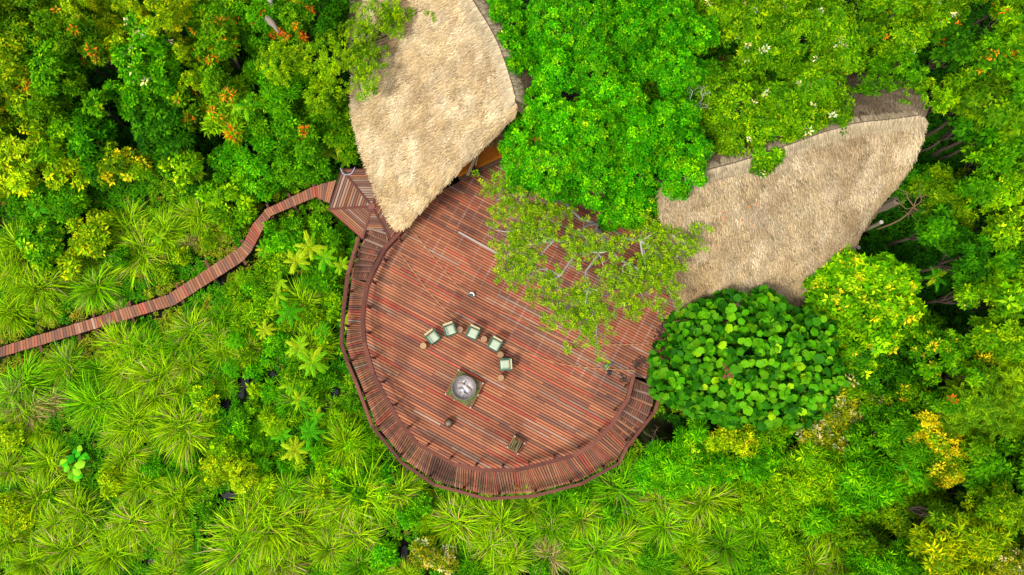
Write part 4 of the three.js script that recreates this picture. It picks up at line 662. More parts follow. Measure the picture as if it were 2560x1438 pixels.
// tree with big round leaves
{
  const base = P(1870, 900, 0), g = thing('large_leaved_tree', base, 'tree with big round glossy leaves hiding the right end of the deck and roof eave', 'tree');
  const bigLeaf = v => {
    const m = new MB(), N = 22, rim = [], c = m.v(0, 0.02, 0, [1, 1, 1], .5, .5), ring = [];
    for (let k = 0; k < N; k++) { const a = k / N * 6.2832, r = (0.9 + .12 * Math.cos(a)) * (1 + .07 * Math.sin(5 * a + v * 2) + .06 * Math.sin(9 * a + v) + (k % 2 ? .03 : -.03)), x = Math.sin(a) * r * .27, z = -Math.cos(a) * r * .3; const up = [.05, .12, -.03, .09][v] * (k % 2 ? 1.25 : .75) + .02 * Math.sin(a * 3 + v); ring.push(m.v(x * .55, .035 + (k % 2 ? .008 : -.004), z * .55, [1.0, 1.0, .9], .5 + x, .5 + z)); rim.push(m.v(x, up - .25 * z * z * 4 * (z > 0 ? 1 : .4) - .1 * (v === 2 ? Math.abs(x) * 3 : 0), z, [1.12, 1.08, 1], .5 + x * 1.6, .5 + z * 1.6)); }
    for (let k = 0; k < N; k++) { const l = (k + 1) % N; m.t(c, ring[l], ring[k]); m.q(ring[k], ring[l], rim[l], rim[k]); }
    return m.geo();
  };
  const veins = dataTex(128, 128, (i, j) => { const x = Math.abs(i - 64) / 64, y = (j - 64) / 64, f = Math.abs((((y * 1.2 + x * .9) * 5 + 40) % 1) - .5), mid = x < .03 ? 1.3 : 1, k = (f < .08 ? 1.22 : 0.94 + .12 * f) * mid * (.86 + .25 * fbm(i * .08, j * .08)); const s = Math.min(1, .72 * k); return [toSRGB(s), toSRGB(s), toSRGB(s)]; });
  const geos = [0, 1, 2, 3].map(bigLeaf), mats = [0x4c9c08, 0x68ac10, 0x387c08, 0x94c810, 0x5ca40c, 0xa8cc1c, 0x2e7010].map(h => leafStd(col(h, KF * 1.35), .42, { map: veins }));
  const lobes = [[1700, 900, 68, 4.6], [1680, 960, 55, 4.3], [1730, 820, 58, 5], [1780, 880, 80, 5.6], [1770, 970, 75, 5], [1840, 800, 75, 5.8], [1880, 880, 85, 6.3], [1860, 970, 80, 5.6], [1920, 790, 62, 5.8], [1950, 860, 80, 6.2], [1960, 950, 85, 5.8], [2030, 830, 62, 5.6], [2040, 910, 70, 5.6], [2030, 980, 65, 5.2], [2080, 950, 38, 5], [1830, 1020, 50, 4.8], [1920, 1020, 55, 4.9], [1990, 1030, 45, 4.8], [1905, 755, 36, 5.4], [1760, 780, 34, 5.2], [1735, 1000, 40, 4.4]];
  let n = 0; const hidden = geos.map(() => []);
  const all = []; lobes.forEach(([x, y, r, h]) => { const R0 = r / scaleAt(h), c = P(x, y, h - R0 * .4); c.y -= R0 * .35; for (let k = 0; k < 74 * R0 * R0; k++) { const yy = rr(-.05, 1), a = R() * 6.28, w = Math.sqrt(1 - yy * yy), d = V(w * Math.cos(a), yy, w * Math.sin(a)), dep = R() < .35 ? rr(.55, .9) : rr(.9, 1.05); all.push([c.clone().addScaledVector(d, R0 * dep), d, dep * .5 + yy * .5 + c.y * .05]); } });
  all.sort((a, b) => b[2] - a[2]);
  all.forEach(([p, d]) => {
    const up = d.clone().multiplyScalar(.6).add(V(rr(-.85, .85), .7, rr(-.85, .85) + .2)).normalize(), a = R() * 6.28, xx = V(Math.cos(a), 0, Math.sin(a)), zz = V(0, 0, 0).crossVectors(xx, up).normalize(); xx.crossVectors(up, zz);
    const k = Math.floor(R() * 4), s = rr(.55, 1.0), M = basis(xx, up, zz, p.clone().sub(base), s);
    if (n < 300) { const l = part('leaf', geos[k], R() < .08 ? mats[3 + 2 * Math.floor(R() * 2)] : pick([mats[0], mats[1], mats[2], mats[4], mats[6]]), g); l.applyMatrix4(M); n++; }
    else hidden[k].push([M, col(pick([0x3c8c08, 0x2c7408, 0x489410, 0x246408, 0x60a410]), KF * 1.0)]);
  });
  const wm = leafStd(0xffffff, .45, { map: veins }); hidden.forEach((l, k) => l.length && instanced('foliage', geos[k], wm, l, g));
  branchWork(base, lobes.slice(0, 16).map(([x, y, r, h]) => P(x, y, h - 1.2)), .16, g, base, darkBark);
  const dry = new MB(); for (let k = 0; k < 26; k++) { const p = P(1818 + rr(-10, 12), 925 + rr(-20, 22), 5.9).sub(base), f = R() * 6, s = rr(.06, .12), c = col(0x8a3a22, .5), v = (t, h) => dry.v(p.x + Math.cos(f + t) * s * h, p.y + rr(-.04, .04), p.z + Math.sin(f + t) * s * h, [c.r * rr(.7, 1.2), c.g, c.b]); dry.q(v(0, 1), v(1.57, .5), v(3.14, 1), v(4.71, .5)); }
  part('withered_leaves', dry.geo(), std(0xffffff, .8, { vertexColors: true }), g).userData.kind = 'stuff';
}

// ---- the forest: nearest anchor gives species and colour; trees keep a crown's distance
const ROOFS = [[[872, -60], [1290, -60], [1300, 300], [1200, 400], [1008, 575], [968, 520], [915, 400], [885, 280]], [[1640, 450], [2320, 285], [2240, 460], [2160, 560], [2120, 660], [2000, 750], [1690, 800]]];
const DECKZ = [[812, 520], [845, 415], [980, 400], [1170, 420], [1300, 380], [1660, 400], [1720, 780], [1720, 940], [1660, 1010], [1570, 1170], [1450, 1225], [1330, 1256], [1210, 1262], [1070, 1225], [985, 1165], [905, 1065], [850, 920], [842, 760], [872, 610]];
const WALKZ = [[[-40, 905, 0], [0, 880, 0], [428, 750, 0], [617, 635, 0], [650, 555, 0], [672, 530, 0], [788, 478, 0], [835, 478, 0]]];
function distSeg(x, y, a, b) { const dx = b[0] - a[0], dy = b[1] - a[1], t = Math.max(0, Math.min(1, ((x - a[0]) * dx + (y - a[1]) * dy) / (dx * dx + dy * dy))); return Math.hypot(x - a[0] - dx * t, y - a[1] - dy * t); }
const walkDist = (x, y) => { let d = 1e9; const w = WALKZ[0]; for (let k = 0; k + 1 < w.length; k++) d = Math.min(d, distSeg(x, y, w[k], w[k + 1])); return d; };
const blocked = (x, y, m = 0) => { for (const z of [...ROOFS, DECKZ]) if (inPoly(z, x, y) || (m && (inPoly(z, x + m, y) || inPoly(z, x - m, y) || inPoly(z, x, y + m) || inPoly(z, x, y - m)))) return true; return false; };
const BIG = [[1500, 290, 300], [1500, 60, 300], [1960, 150, 200], [2160, 770, 150], [1870, 900, 230], [800, 160, 110], [2370, 1120, 80], [1900, 300, 140], [900, 80, 90]];
const GAPS = [[235, 195, 42], [262, 165, 26], [500, 235, 24], [390, 240, 20], [300, 320, 24], [520, 350, 30], [510, 400, 22], [610, 150, 22], [900, 60, 0], [340, 470, 24], [165, 560, 20], [1660, 1090, 34], [1630, 1130, 20], [2345, 165, 36], [2380, 400, 40], [2340, 340, 40], [2300, 640, 45], [2330, 720, 40], [2420, 790, 36], [2420, 560, 34], [2480, 520, 24], [1780, 165, 0], [2195, 600, 50], [2180, 660, 30], [2240, 560, 36], [2390, 960, 30], [1980, 1120, 30], [2230, 1330, 42], [2470, 40, 26], [2220, 1150, 20], [2390, 1230, 20], [2450, 1230, 24], [2510, 1080, 20], [2560, 600, 0], [500, 10, 20], [170, 255, 14]];
const anchors = [
  [60, 60, 'med', 'g2', 'or', .06], [270, 50, 'fine', 'yg', 0, 0], [400, 80, 'fine', 'yg', 0, 0], [440, 190, 'fine', 'yg2', 0, 0], [560, 60, 'med', 'g1', 'or', .1], [640, 60, 'med', 'mg', 'or', .16], [740, 50, 'med', 'g1', 'red', .3], [830, 30, 'med', 'dg', 'or', .06], [510, 150, 'med', 'g1', 'or', .2], [340, 170, 'broad', 'bg', 'wh', .04], [20, 160, 'med', 'ym', 'ly', .2], [180, 120, 'med', 'g2', 'or', .22], [110, 130, 'broad', 'mg', 0, 0], [60, 300, 'med', 'yg2', 'or', .12], [130, 260, 'med', 'g1', 0, 0], [260, 270, 'broad', 'mg', 'ly', .1], [330, 240, 'med', 'bg', 0, 0], [440, 260, 'broad', 'g1', 'or', .06], [560, 280, 'long', 'yg3', 'or', .2], [610, 230, 'med', 'g1', 0, 0], [690, 240, 'long', 'bg', 0, 0], [745, 275, 'med', 'g1', 'red', .34], [690, 320, 'med', 'mg', 0, 0], [830, 290, 'med', 'g1', 0, 0], [310, 400, 'broad', 'ol', 'ye', .24], [60, 420, 'broad', 'yg', 'ly', .1], [180, 440, 'broad', 'ym', 'ly', .16], [120, 350, 'broad', 'g1', 0, 0], [240, 360, 'broad', 'dg', 0, 0], [420, 430, 'broad', 'g1', 'ly', .1], [380, 340, 'broad', 'dg', 0, 0], [460, 340, 'long', 'dg', 0, 0], [600, 410, 'med', 'bg', 0, 0], [580, 470, 'broad', 'g1', 0, 0], [720, 410, 'med', 'mg', 0, 0], [790, 420, 'long', 'bg', 0, 0], [140, 560, 'broad', 'mg', 'ly', .1], [200, 620, 'broad', 'ym', 'ly', .2], [110, 520, 'med', 'mg', 0, 0], [280, 510, 'med', 'g1', 0, 0],
  [1770, 30, 'med', 'g2', 'or', .04], [2200, 40, 'med', 'g1', 'or', .14], [2180, 140, 'fine', 'g1', 0, 0], [2290, 70, 'med', 'yg3', 'wh', .08], [2230, 190, 'fine', 'mg', 0, 0], [2310, 250, 'fine', 'yg3', 0, 0], [2280, 280, 'fine', 'g1', 0, 0], [2420, 30, 'med', 'g1', 'or', .06], [2510, 60, 'broad', 'g1', 'or', .1], [2440, 130, 'broad', 'dg', 'or', .06], [2530, 170, 'broad', 'mg', 'or', .1], [2490, 250, 'broad', 'g2', 'or', .14], [2400, 240, 'broad', 'g1', 0, 0], [2470, 330, 'broad', 'dg', 0, 0], [2540, 340, 'broad', 'mg', 0, 0], [2440, 400, 'broad', 'mg', 0, 0], [2520, 440, 'broad', 'yg3', 'ly', .1], [2500, 530, 'broad', 'yg3', 'ly', .08], [2320, 490, 'med', 'ol', 0, 0], [2280, 430, 'med', 'dg', 0, 0], [2290, 560, 'broad', 'dg', 0, 0], [2400, 640, 'med', 'dg', 0, 0], [2460, 670, 'med', 'g1', 0, 0], [2400, 720, 'med', 'g1', 'wh', .02], [2530, 650, 'broad', 'mg', 0, 0], [2520, 760, 'broad', 'yg3', 0, 0], [2540, 850, 'med', 'yg3', 0, 0], [2330, 860, 'med', 'mg', 'tip', .1], [2250, 920, 'med', 'dg', 0, 0], [2270, 980, 'med', 'yt', 'tip', .2], [2480, 920, 'med', 'yt', 'ye', .2], [2360, 940, 'med', 'g1', 'tip', .08], [2530, 1000, 'fern', 'yg2', 0, 0], [2440, 1010, 'fern', 'ol', 0, 0], [2330, 1000, 'med', 'mg', 'or', .06], [2220, 1060, 'med', 'mg', 0, 0], [2260, 1130, 'long', 'mg', 0, 0], [2290, 1170, 'long', 'bg', 0, 0], [2500, 1120, 'broad', 'g1', 0, 0], [2540, 1190, 'broad', 'mg', 0, 0], [2270, 1260, 'med', 'ol', 0, 0], [2370, 1280, 'med', 'g2', 0, 0], [2460, 1300, 'med', 'yg2', 0, 0], [2530, 1330, 'med', 'g2', 0, 0], [2330, 1340, 'med', 'yg2', 'red', .2], [2410, 1370, 'long', 'yg', 0, 0], [2520, 1390, 'fine', 'br', 'cr', .2], [2260, 1400, 'long', 'bg', 0, 0],
  [2070, 1010, 'med', 'br', 'cr', .26], [2120, 1060, 'med', 'br', 'cr', .26], [2100, 1130, 'med', 'br', 'cr', .14], [2160, 1120, 'fine', 'ol', 'cr', .08], [2170, 1020, 'med', 'ol', 'cr', .1], [1720, 1090, 'long', 'bg', 0, 0], [1680, 1150, 'long', 'bg', 0, 0], [1760, 1160, 'long', 'bg', 'ly', .1], [1800, 1090, 'med', 'yg', 'ye', .12], [1870, 1100, 'med', 'bg', 0, 0], [1930, 1080, 'med', 'g1', 0, 0], [1980, 1180, 'long', 'yg3', 0, 0], [2060, 1170, 'long', 'yg3', 0, 0], [2140, 1230, 'long', 'bg', 0, 0], [2200, 1210, 'med', 'ol', 0, 0], [2170, 1290, 'med', 'g2', 0, 0],
];
const SPWORD = { med: 'bushy', fine: 'fine-leaved', broad: 'broad-leaved', long: 'slender-leaved', fern: 'ferny', dense: 'dense' };
const COLWORD = { yg: 'yellow-green', yg2: 'golden green', yg3: 'light green', mg: 'mid green', bg: 'bright green', g1: 'fresh green', g2: 'dull green', dg: 'dark green', ol: 'olive', ym: 'mottled yellow-green', yt: 'green', br: 'brownish olive' };
const ACCWORD = { or: ' with orange young leaves', red: ' with red and orange leaves', ye: ' with patches of yellow leaves', wh: ' with white blossom', cr: ' with cream flower heads', ly: ' with lime shoots', tip: ' with yellow tips' };
function zone(x, y) {
  if (x < 960) { if (y < 170) return x < 230 ? 'in the top left corner' : x < 500 ? 'at the top edge left of the bare trunk' : x < 700 ? 'around the bare trunk at the top' : 'at the top beside the left thatched roof'; if (y < 330) return x < 230 ? 'at the upper left edge' : x < 480 ? 'in the dark-gapped upper left forest' : x < 700 ? 'in the forest above the boardwalk' : 'close to the left thatched eave'; return x < 240 ? 'at the left edge above the grass tussocks' : x < 480 ? 'at the forest edge above the tussocks' : x < 680 ? 'at the forest edge above the boardwalk bend' : 'between boardwalk and left thatched roof'; }
  if (y < 330) return x < 2150 ? 'behind the right thatched ridge' : x < 2350 ? 'above the point of the right thatched roof' : 'in the top right corner';
  if (y < 640) return x < 2380 ? 'in the shade right of the right thatched roof' : 'at the right edge, level with the thatched roof';
  if (y < 900) return x < 2380 ? 'right of the yellow-tipped tree' : 'at the right edge below the roof level';
  if (x < 1950) return 'below the large-leaved tree'; if (x < 2230) return y < 1170 ? 'just below right of the large-leaved tree' : 'at the bottom, left of the yellow tree';
  return y < 1200 ? 'around the yellow tree at the lower right' : 'in the bottom right corner';
}
const placedTrees = [];
const FOREST = (x, y) => (x < 960 && y < 470 + 40 * Math.sin(x * 0.013) - (x > 400 && x < 660 ? 0 : 20) && !(x < 350 && y > 520)) || (x < 230 && y > 480 && y < 640 && x > 90) || (x > 2140 && y < 1500) || (x > 1660 && y > 1040 && y < 1200) || (x > 1740 && x < 2200 && y < 60) || (x > 1980 && y > 960 && y < 1320);
function tryTree(x, y, r, force) {
  if (!force) { if (!FOREST(x, y) || blocked(x, y, r * .75) || walkDist(x, y) < r * 1.1 + 24) return; for (const b of BIG) if (Math.hypot(x - b[0], y - b[1]) < b[2] * 0.8) return; for (const b of GAPS) if (Math.hypot(x - b[0], y - b[1]) < b[2] + r * 0.72) return; for (const b of placedTrees) if (Math.hypot(x - b[0], y - b[1]) < (r + b[2]) * 0.56) return; }
  placedTrees.push([x, y, r]);
  let best = anchors[0], bd = 1e9; for (const a of anchors) { const d = Math.hypot(x - a[0], y - a[1]) + rr(0, 25); if (d < bd) { bd = d; best = a; } }
  const left = x < 960, edge = left ? Math.max(0, Math.min(1, (480 - y) / 380)) : x > 2140 ? 0.7 : 0.25;
  const h = left ? lerp(2.0, 5.6, edge) * rr(.8, 1.2) : x > 2140 && y < 300 ? (x < 2340 ? rr(7.6, 8.8) : rr(5.5, 8)) : x > 2340 ? rr(4.5, 7.2) : x > 2140 ? (y > 950 ? rr(2.4, 4.2) : rr(2.6, 5)) : rr(1.7, 3.0);
  const lob = [[x, y, r * .5, h]], n = 7 + Math.floor(R() * 4); for (let k = 0; k < n; k++) { const a = k * 2.4 + rr(-.5, .5), f = .35 + .65 * Math.sqrt((k + .5) / n) * rr(.8, 1.15); lob.push([x + Math.cos(a) * r * f, y + Math.sin(a) * r * f, r * rr(.26, .46), h * (1 - .38 * f * f * rr(.5, 1.3))]); }
  const z = zone(x, y); const acc = best[4] ? [best[4], best[5] * (best[4] === 'or' || best[4] === 'red' ? .6 : 1), best[4] === 'or' ? .25 : best[4] === 'red' ? .3 : .45] : null;
  if (acc && ['cr', 'tip', 'ly', 'wh'].includes(acc[0])) { acc[1] += .3; acc[2] = acc[0] === 'wh' ? .06 : .16; } const zz0 = 0, kind = h > 3 ? 'tree' : 'shrub';
  const lbl = `${COLWORD[best[3]]} ${SPWORD[best[2]]} ${kind}${acc ? ACCWORD[best[4]] : ''} ${z}`;
  tree('leafy_' + kind, lob, best[2], best[3], { label: lbl, category: kind, group: lbl.replace(kind, kind + 's'), acc, density: best[2] === 'fern' ? 26 : best[2] === 'long' ? 42 : 44, scale: rr(1, 1.25), gap: x > 2140 ? .35 : .32, flat: .62, mul: x > 2140 ? rr(.72, .95) : left ? rr(.8, 1.08) : 1 });
}
for (const [r0, r1, n] of [[58, 72, 900], [42, 56, 2200], [28, 40, 4000]]) for (let k = 0; k < n; k++) tryTree(rr(-60, 2620), rr(-60, 1500), rr(r0, r1));

// ---- shrubs in the marsh, placed one by one: [x, y, r, species, palette, height, accent]
[[18, 1090, 34, 'med', 'yg', 1.3, 'ly'], [18, 1262, 34, 'med', 'yg', 1.2, 'ly'], [40, 1305, 38, 'fine', 'yg', 1.1, 'ly'], [272, 1204, 32, 'med', 'yg', 1.2, 'ly'], [545, 1165, 42, 'fine', 'yg', 1.6, 'ly'], [600, 1185, 42, 'fine', 'yg', 1.6, 'ly'], [560, 1120, 32, 'med', 'yg3', 1.4, 'ly'], [500, 985, 34, 'med', 'yg3', 1.3, 'ly'], [520, 1010, 22, 'med', 'yg', 1.1, 'ly'], [728, 570, 30, 'med', 'mg', 1.0, 0], [700, 610, 32, 'broad', 'bg', 1.5, 0], [745, 620, 34, 'broad', 'bg', 1.4, 0], [700, 655, 38, 'med', 'yg3', 1.4, 'ly'], [672, 566, 16, 'med', 'bg', 1.3, 0], [800, 560, 26, 'med', 'mg', 1.2, 0], [830, 600, 24, 'broad', 'mg', 1.3, 0], [810, 700, 28, 'broad', 'mg', 1.1, 0], [660, 720, 34, 'med', 'yg3', 1.3, 0], [640, 780, 30, 'long', 'yg3', 1.1, 0], [780, 790, 24, 'med', 'ol', 1.0, 0], [690, 860, 28, 'broad', 'bg', 1.1, 0], [730, 940, 26, 'med', 'yg3', 1.1, 0], [820, 950, 24, 'med', 'mg', .8, 0], [600, 1040, 24, 'med', 'mg', .9, 0], [450, 640, 24, 'med', 'yg2', .9, 0], [410, 690, 22, 'med', 'ol', .8, 0], [170, 660, 30, 'broad', 'ym', 1.6, 'ly'], [220, 600, 32, 'broad', 'ym', 1.9, 'ly'], [300, 640, 24, 'med', 'mg', 1.3, 0], [520, 600, 24, 'fine', 'ol', .8, 0], [1060, 1385, 34, 'med', 'br', 1.3, 'cr'], [1110, 1400, 28, 'med', 'br', 1.2, 'cr'], [960, 1390, 30, 'broad', 'bg', 1.1, 0], [1050, 1260, 26, 'broad', 'mg', 1.1, 0], [1020, 1290, 26, 'med', 'bg', 1.1, 0], [1620, 1190, 34, 'long', 'bg', 1.3, 0], [1640, 1170, 36, 'long', 'bg', 1.6, 0], [1620, 1390, 28, 'med', 'mg', .8, 0], [1890, 1250, 34, 'long', 'yg3', 1.3, 0], [1940, 1290, 36, 'med', 'g1', 1.3, 'ly'], [1900, 1400, 34, 'med', 'mg', 1.1, 0], [1960, 1370, 34, 'long', 'yg3', 1.2, 0], [1990, 1250, 34, 'long', 'g1', 1.5, 0], [1830, 1290, 26, 'med', 'yg3', 1.1, 0], [380, 1170, 24, 'med', 'bg', .8, 0], [480, 1160, 22, 'fine', 'mg', .7, 0], [140, 1240, 24, 'fine', 'mg', .8, 0], [520, 1280, 24, 'fine', 'mg', .7, 0], [640, 1110, 24, 'fine', 'mg', .8, 0], [930, 1150, 26, 'fine', 'mg', .7, 0], [900, 1085, 26, 'fine', 'bg', .6, 0], [880, 1010, 22, 'fine', 'mg', .6, 0], [970, 1185, 24, 'broad', 'bg', .9, 0], [1450, 1245, 22, 'long', 'mg', .8, 0], [1530, 1285, 22, 'broad', 'mg', .8, 0], [1180, 1420, 30, 'fine', 'mg', .6, 0], [1350, 1425, 26, 'med', 'mg', .6, 0]].forEach(([x, y, r, sp, pal, h, acc]) => {
  placedTrees.push([x, y, r]);
  const z = x < 350 ? 'among the tussocks at the lower left' : x < 640 && y > 880 ? 'among the tussocks left of the deck' : y < 760 && x < 640 ? 'beside the boardwalk' : x < 880 ? 'between boardwalk and walkway rail' : x < 1300 ? 'just below the round deck' : x < 1700 ? 'below the right side of the deck' : 'among tussocks at the bottom right';
  const lbl = `low ${COLWORD[pal]} ${SPWORD[sp]} shrub${acc ? ACCWORD[acc] : ''} ${z}`;
  const lob = [[x, y, r * .7, h]]; for (let k = 0; k < 4; k++) { const a = k * 1.57 + R(); lob.push([x + Math.cos(a) * r * .6, y + Math.sin(a) * r * .6, r * rr(.4, .6), h * rr(.7, .95)]); }
  tree('low_shrub', lob, sp, pal, { label: lbl, category: 'shrub', group: lbl.replace('shrub', 'shrubs'), acc: acc ? [acc, .5, .22] : null, density: 44 });
});

for (let k = 0; k < 420; k++) {
  const x = rr(575, 1000), y = rr(600, 1240), r = rr(15, 26);
  if (blocked(x, y, 8) || walkDist(x, y) < r + 24 || placedTrees.some(t => Math.hypot(t[0] - x, t[1] - y) < (t[2] + r) * .72) || PUDDLES.some(p => Math.hypot(p[0] - x, p[1] - y) < 24)) continue;
  placedTrees.push([x, y, r]);
  const sp = pick(['long', 'long', 'broad', 'med', 'fern']), pal = pick(['bg', 'g1', 'yg3', 'yg2', 'mg']), h = rr(.5, 1.0), lbl = `small ${COLWORD[pal]} ${SPWORD[sp]} plant ${y < 760 ? 'beside the boardwalk bend' : y < 980 ? 'left of the round walkway' : 'lower left of the round walkway'}`;
  tree('marsh_plant', [[x, y, r * .7, h], ...[0, 1, 2].map(j => [x + Math.cos(j * 2.1 + k) * r * .6, y + Math.sin(j * 2.1 + k) * r * .6, r * rr(.35, .55), h * rr(.6, .9)])], sp, pal, { label: lbl, category: 'plant', group: lbl.replace('plant', 'plants'), density: sp === 'fern' ? 24 : 40, scale: sp === 'fern' ? .8 : 1 });
}
// ---- grass tussocks
const bladeMats = [0xffffff, 0xdcffc8, 0xf8f8b0, 0xb0dca0].map(h => leafStd(h, .6));
function tussockGeo(s, n, dry) {
  sq = s; const m = new MB(), tufts = []; for (let k = 0; k < 6; k++) { const a = q(0, 6.28), r = k ? q(.08, .38) : 0; tufts.push([Math.cos(a) * r, Math.sin(a) * r, q(0, 6.28), q(.6, 1.1)]); }
  for (let k = 0; k < n; k++) {
    const tf = pickq(tufts), own = Math.hypot(tf[0], tf[1]) > .05, out = Math.atan2(tf[1], tf[0]);
    const a = own && q(0, 1) < .6 ? out + q(-1.1, 1.1) : q(0, 6.2832), lean = q(.05, 1) ** .8, len = q(.55, 1.15) * tf[3], el = lerp(1.5, .5, lean) + q(-.15, .15), w = q(.008, .018), b0 = q(0, .1), ba = q(0, 6.28);
    const d = q(0, 1) < dry, tint = q(.35, 1.65), c0 = d ? col(pickq([0xc8a868, 0xb89858, 0xd8c088]), .5) : col(pickq([0x68ac0c, 0x80bc10, 0xa8d418, 0x58a00c, 0x90c814]), KF * .82), tip = d ? c0 : col(pickq([0xb4dc18, 0xa0d814, 0x88cc10]), KF * .95);
    let p = V(tf[0] + Math.cos(ba) * b0, 0, tf[1] + Math.sin(ba) * b0), e = el, prev = null; const tw = q(-.6, .6), S = 5;
    for (let j = 0; j <= S; j++) {
      const t = j / S, aa = a + tw * t, side = V(-Math.sin(aa), q(-.4, .4), Math.cos(aa)), ww = w * (1 - t * t * .9) * (t < .15 ? .8 : 1), c = c0.clone().lerp(tip, t * .8); if (!d) { c.r *= Math.pow(tint, 1.35); c.g *= tint; c.b *= .3; } else c.multiplyScalar(tint);
      const A = m.v(p.x - side.x * ww, p.y - side.y * ww, p.z - side.z * ww, [c.r, c.g, c.b]), B = m.v(p.x + side.x * ww, p.y + side.y * ww, p.z + side.z * ww, [c.r, c.g, c.b]);
      if (prev) m.q(prev[0], prev[1], B, A); prev = [A, B];
      const st = len / S; p = p.clone().add(V(Math.cos(aa) * Math.cos(e) * st, Math.sin(e) * st, Math.sin(aa) * Math.cos(e) * st)); e -= q(.12, .5) * (.5 + lean * .7);
    }
  }
  return m.geo();
}
const pickq = a => a[Math.floor(q(0, .9999) * a.length)];
const TUS = [tussockGeo(101, 720, .03), tussockGeo(202, 760, .05), tussockGeo(303, 680, .1), tussockGeo(404, 740, .03), tussockGeo(606, 740, .06), tussockGeo(909, 700, .09)], DRY = tussockGeo(505, 700, .7);
const TL = [[39, 958, 70], [167, 934, 60], [318, 915, 66], [407, 930, 60], [240, 1000, 75], [334, 1062, 60], [446, 1062, 65], [454, 1241, 62], [202, 1283, 60], [89, 1245, 55], [326, 1307, 62], [419, 1318, 50], [279, 1388, 58], [170, 1373, 60], [85, 1392, 55], [116, 1160, 50], [303, 1152, 45], [361, 1210, 50], [89, 1066, 40], [605, 1342, 88], [740, 997, 55], [859, 1110, 50], [713, 1222, 45], [799, 1233, 44], [897, 1237, 75, 1], [995, 1237, 62], [897, 1338, 65], [660, 1300, 80], [747, 1323, 60], [822, 1379, 50], [1144, 1308, 78], [1255, 1308, 58], [1375, 1297, 60], [1454, 1302, 52], [1547, 1223, 70, 2], [1654, 1253, 58], [1769, 1253, 60], [1829, 1174, 62, 3], [1665, 1319, 65], [1495, 1376, 70], [1553, 1352, 50], [1736, 1371, 52], [1815, 1362, 65], [1736, 1418, 60], [1271, 1409, 50], [1227, 1362, 55], [2075, 1311, 66], [2045, 1236, 58], [2037, 1416, 52], [2187, 1370, 50], [43, 626, 75, 4], [83, 720, 66], [22, 770, 55], [235, 713, 56], [296, 561, 55], [351, 619, 58], [401, 582, 56], [494, 538, 48], [313, 862, 68], [369, 882, 60], [480, 823, 62], [452, 855, 58], [556, 796, 45], [542, 841, 45], [163, 907, 48], [765, 754, 52], [765, 865, 56], [595, 740, 34], [590, 1390, 60], [690, 1400, 55], [470, 907, 48], [10, 1360, 50], [30, 1010, 50], [250, 930, 45], [500, 1400, 45], [900, 1410, 50], [1380, 1330, 45], [1640, 1410, 45], [1900, 1330, 50], [1960, 1210, 50], [2120, 1400, 50], [380, 980, 50], [130, 1310, 46], [10, 1180, 44], [560, 880, 40], [620, 870, 34], [1320, 1275, 40], [1190, 1275, 40], [640, 1265, 50], [20, 690, 50], [120, 770, 40], [820, 1330, 40], [330, 960, 46], [640, 640, 0]];
const uniqueT = { 1: 'largest bright lime grass tussock touching the lower left side of the round walkway', 2: 'round bright tussock close under the lower right bend of the walkway', 3: 'dark green tussock with long blades below the large-leaved tree', 4: 'pale yellowish tussock at left edge above the boardwalk' };
function tz(x, y) { if (y < 860 && x < 560) return 'above the boardwalk'; if (x < 560 && y < 1000) return 'just below the boardwalk'; if (x < 260) return 'in the lower left corner'; if (x < 540) return 'at the lower left'; if (x < 860 && y < 1150) return 'between boardwalk and round walkway'; if (x < 860) return 'at the bottom, left of the deck'; if (x < 1300) return 'below the left half of the deck'; if (x < 1620) return 'below the right half of the deck'; if (x < 1920) return 'below the large-leaved tree'; return 'at the bottom right'; }
const protoT = TUS.map(() => ({}));
function tussock(x, y, r, u, dry) {
  if (!r) return; const g = new THREE.Group(), k = dry ? -1 : u === 3 ? 3 : u ? u % 3 : Math.floor(R() * 6); g.name = numbered(dry ? 'dry_tussock' : 'grass_tussock');
  const hh = rr(.2, .5); const pp = P(x, y, .6); g.position.set(pp.x, .02, pp.z);
  const mi = u === 4 ? 2 : u === 3 ? 3 : R() < .62 ? 0 : Math.floor(R() * 4), b = part('blades', dry ? DRY : TUS[k], bladeMats[mi], g); b.userData.kind = 'stuff';
  const s = r / scaleAt(.6) / rr(.68, .84); g.scale.set(s, Math.min(s * .95, 1.5), s); g.rotation.set(rr(-.22, .22), R() * 6.28, rr(-.22, .22)); scene.add(g);
  const size = r > 62 ? 'large' : r > 50 ? 'medium' : 'small', w = ['bright lime', 'grass green', 'yellowish', 'deep green'][mi], z = tz(x, y), lbl = uniqueT[u] ?? (dry ? `straw-coloured dead tussock ${z}` : `${size} ${w} grass tussock ${z}`);
  tag(g, lbl, 'grass tussock', uniqueT[u] ? null : lbl.replace('tussock', 'tussocks'));
}
TL.forEach(t => tussock(...t));
for (let k = 0; k < 900; k++) {                      // smaller tussocks in the gaps between the large ones
  const x = rr(0, 2200), y = rr(560, 1450), r = rr(20, 36); if (x > 560 && y < 930) continue;
  if (FOREST(x, y) || blocked(x, y, r) || walkDist(x, y) < r + 26 || (x > 1620 && y < 1180) || PUDDLES.some(p => Math.hypot(p[0] - x, p[1] - y) < 34) || TL.some(t => Math.hypot(t[0] - x, t[1] - y) < (t[2] + r) * .68) || placedTrees.some(t => Math.hypot(t[0] - x, t[1] - y) < (t[2] + r) * .8) || fbm(x * .01 + 3, y * .01) < .42) continue;
  TL.push([x, y, r]); tussock(x, y, r, 0, R() < .05);
}
[[715, 1400, 48], [1375, 1385, 44], [20, 1000, 46], [60, 1020, 44], [110, 1000, 34], [460, 610, 26], [2020, 1290, 30], [290, 780, 26]].forEach(([x, y, r]) => tussock(x, y, r, 0, true));

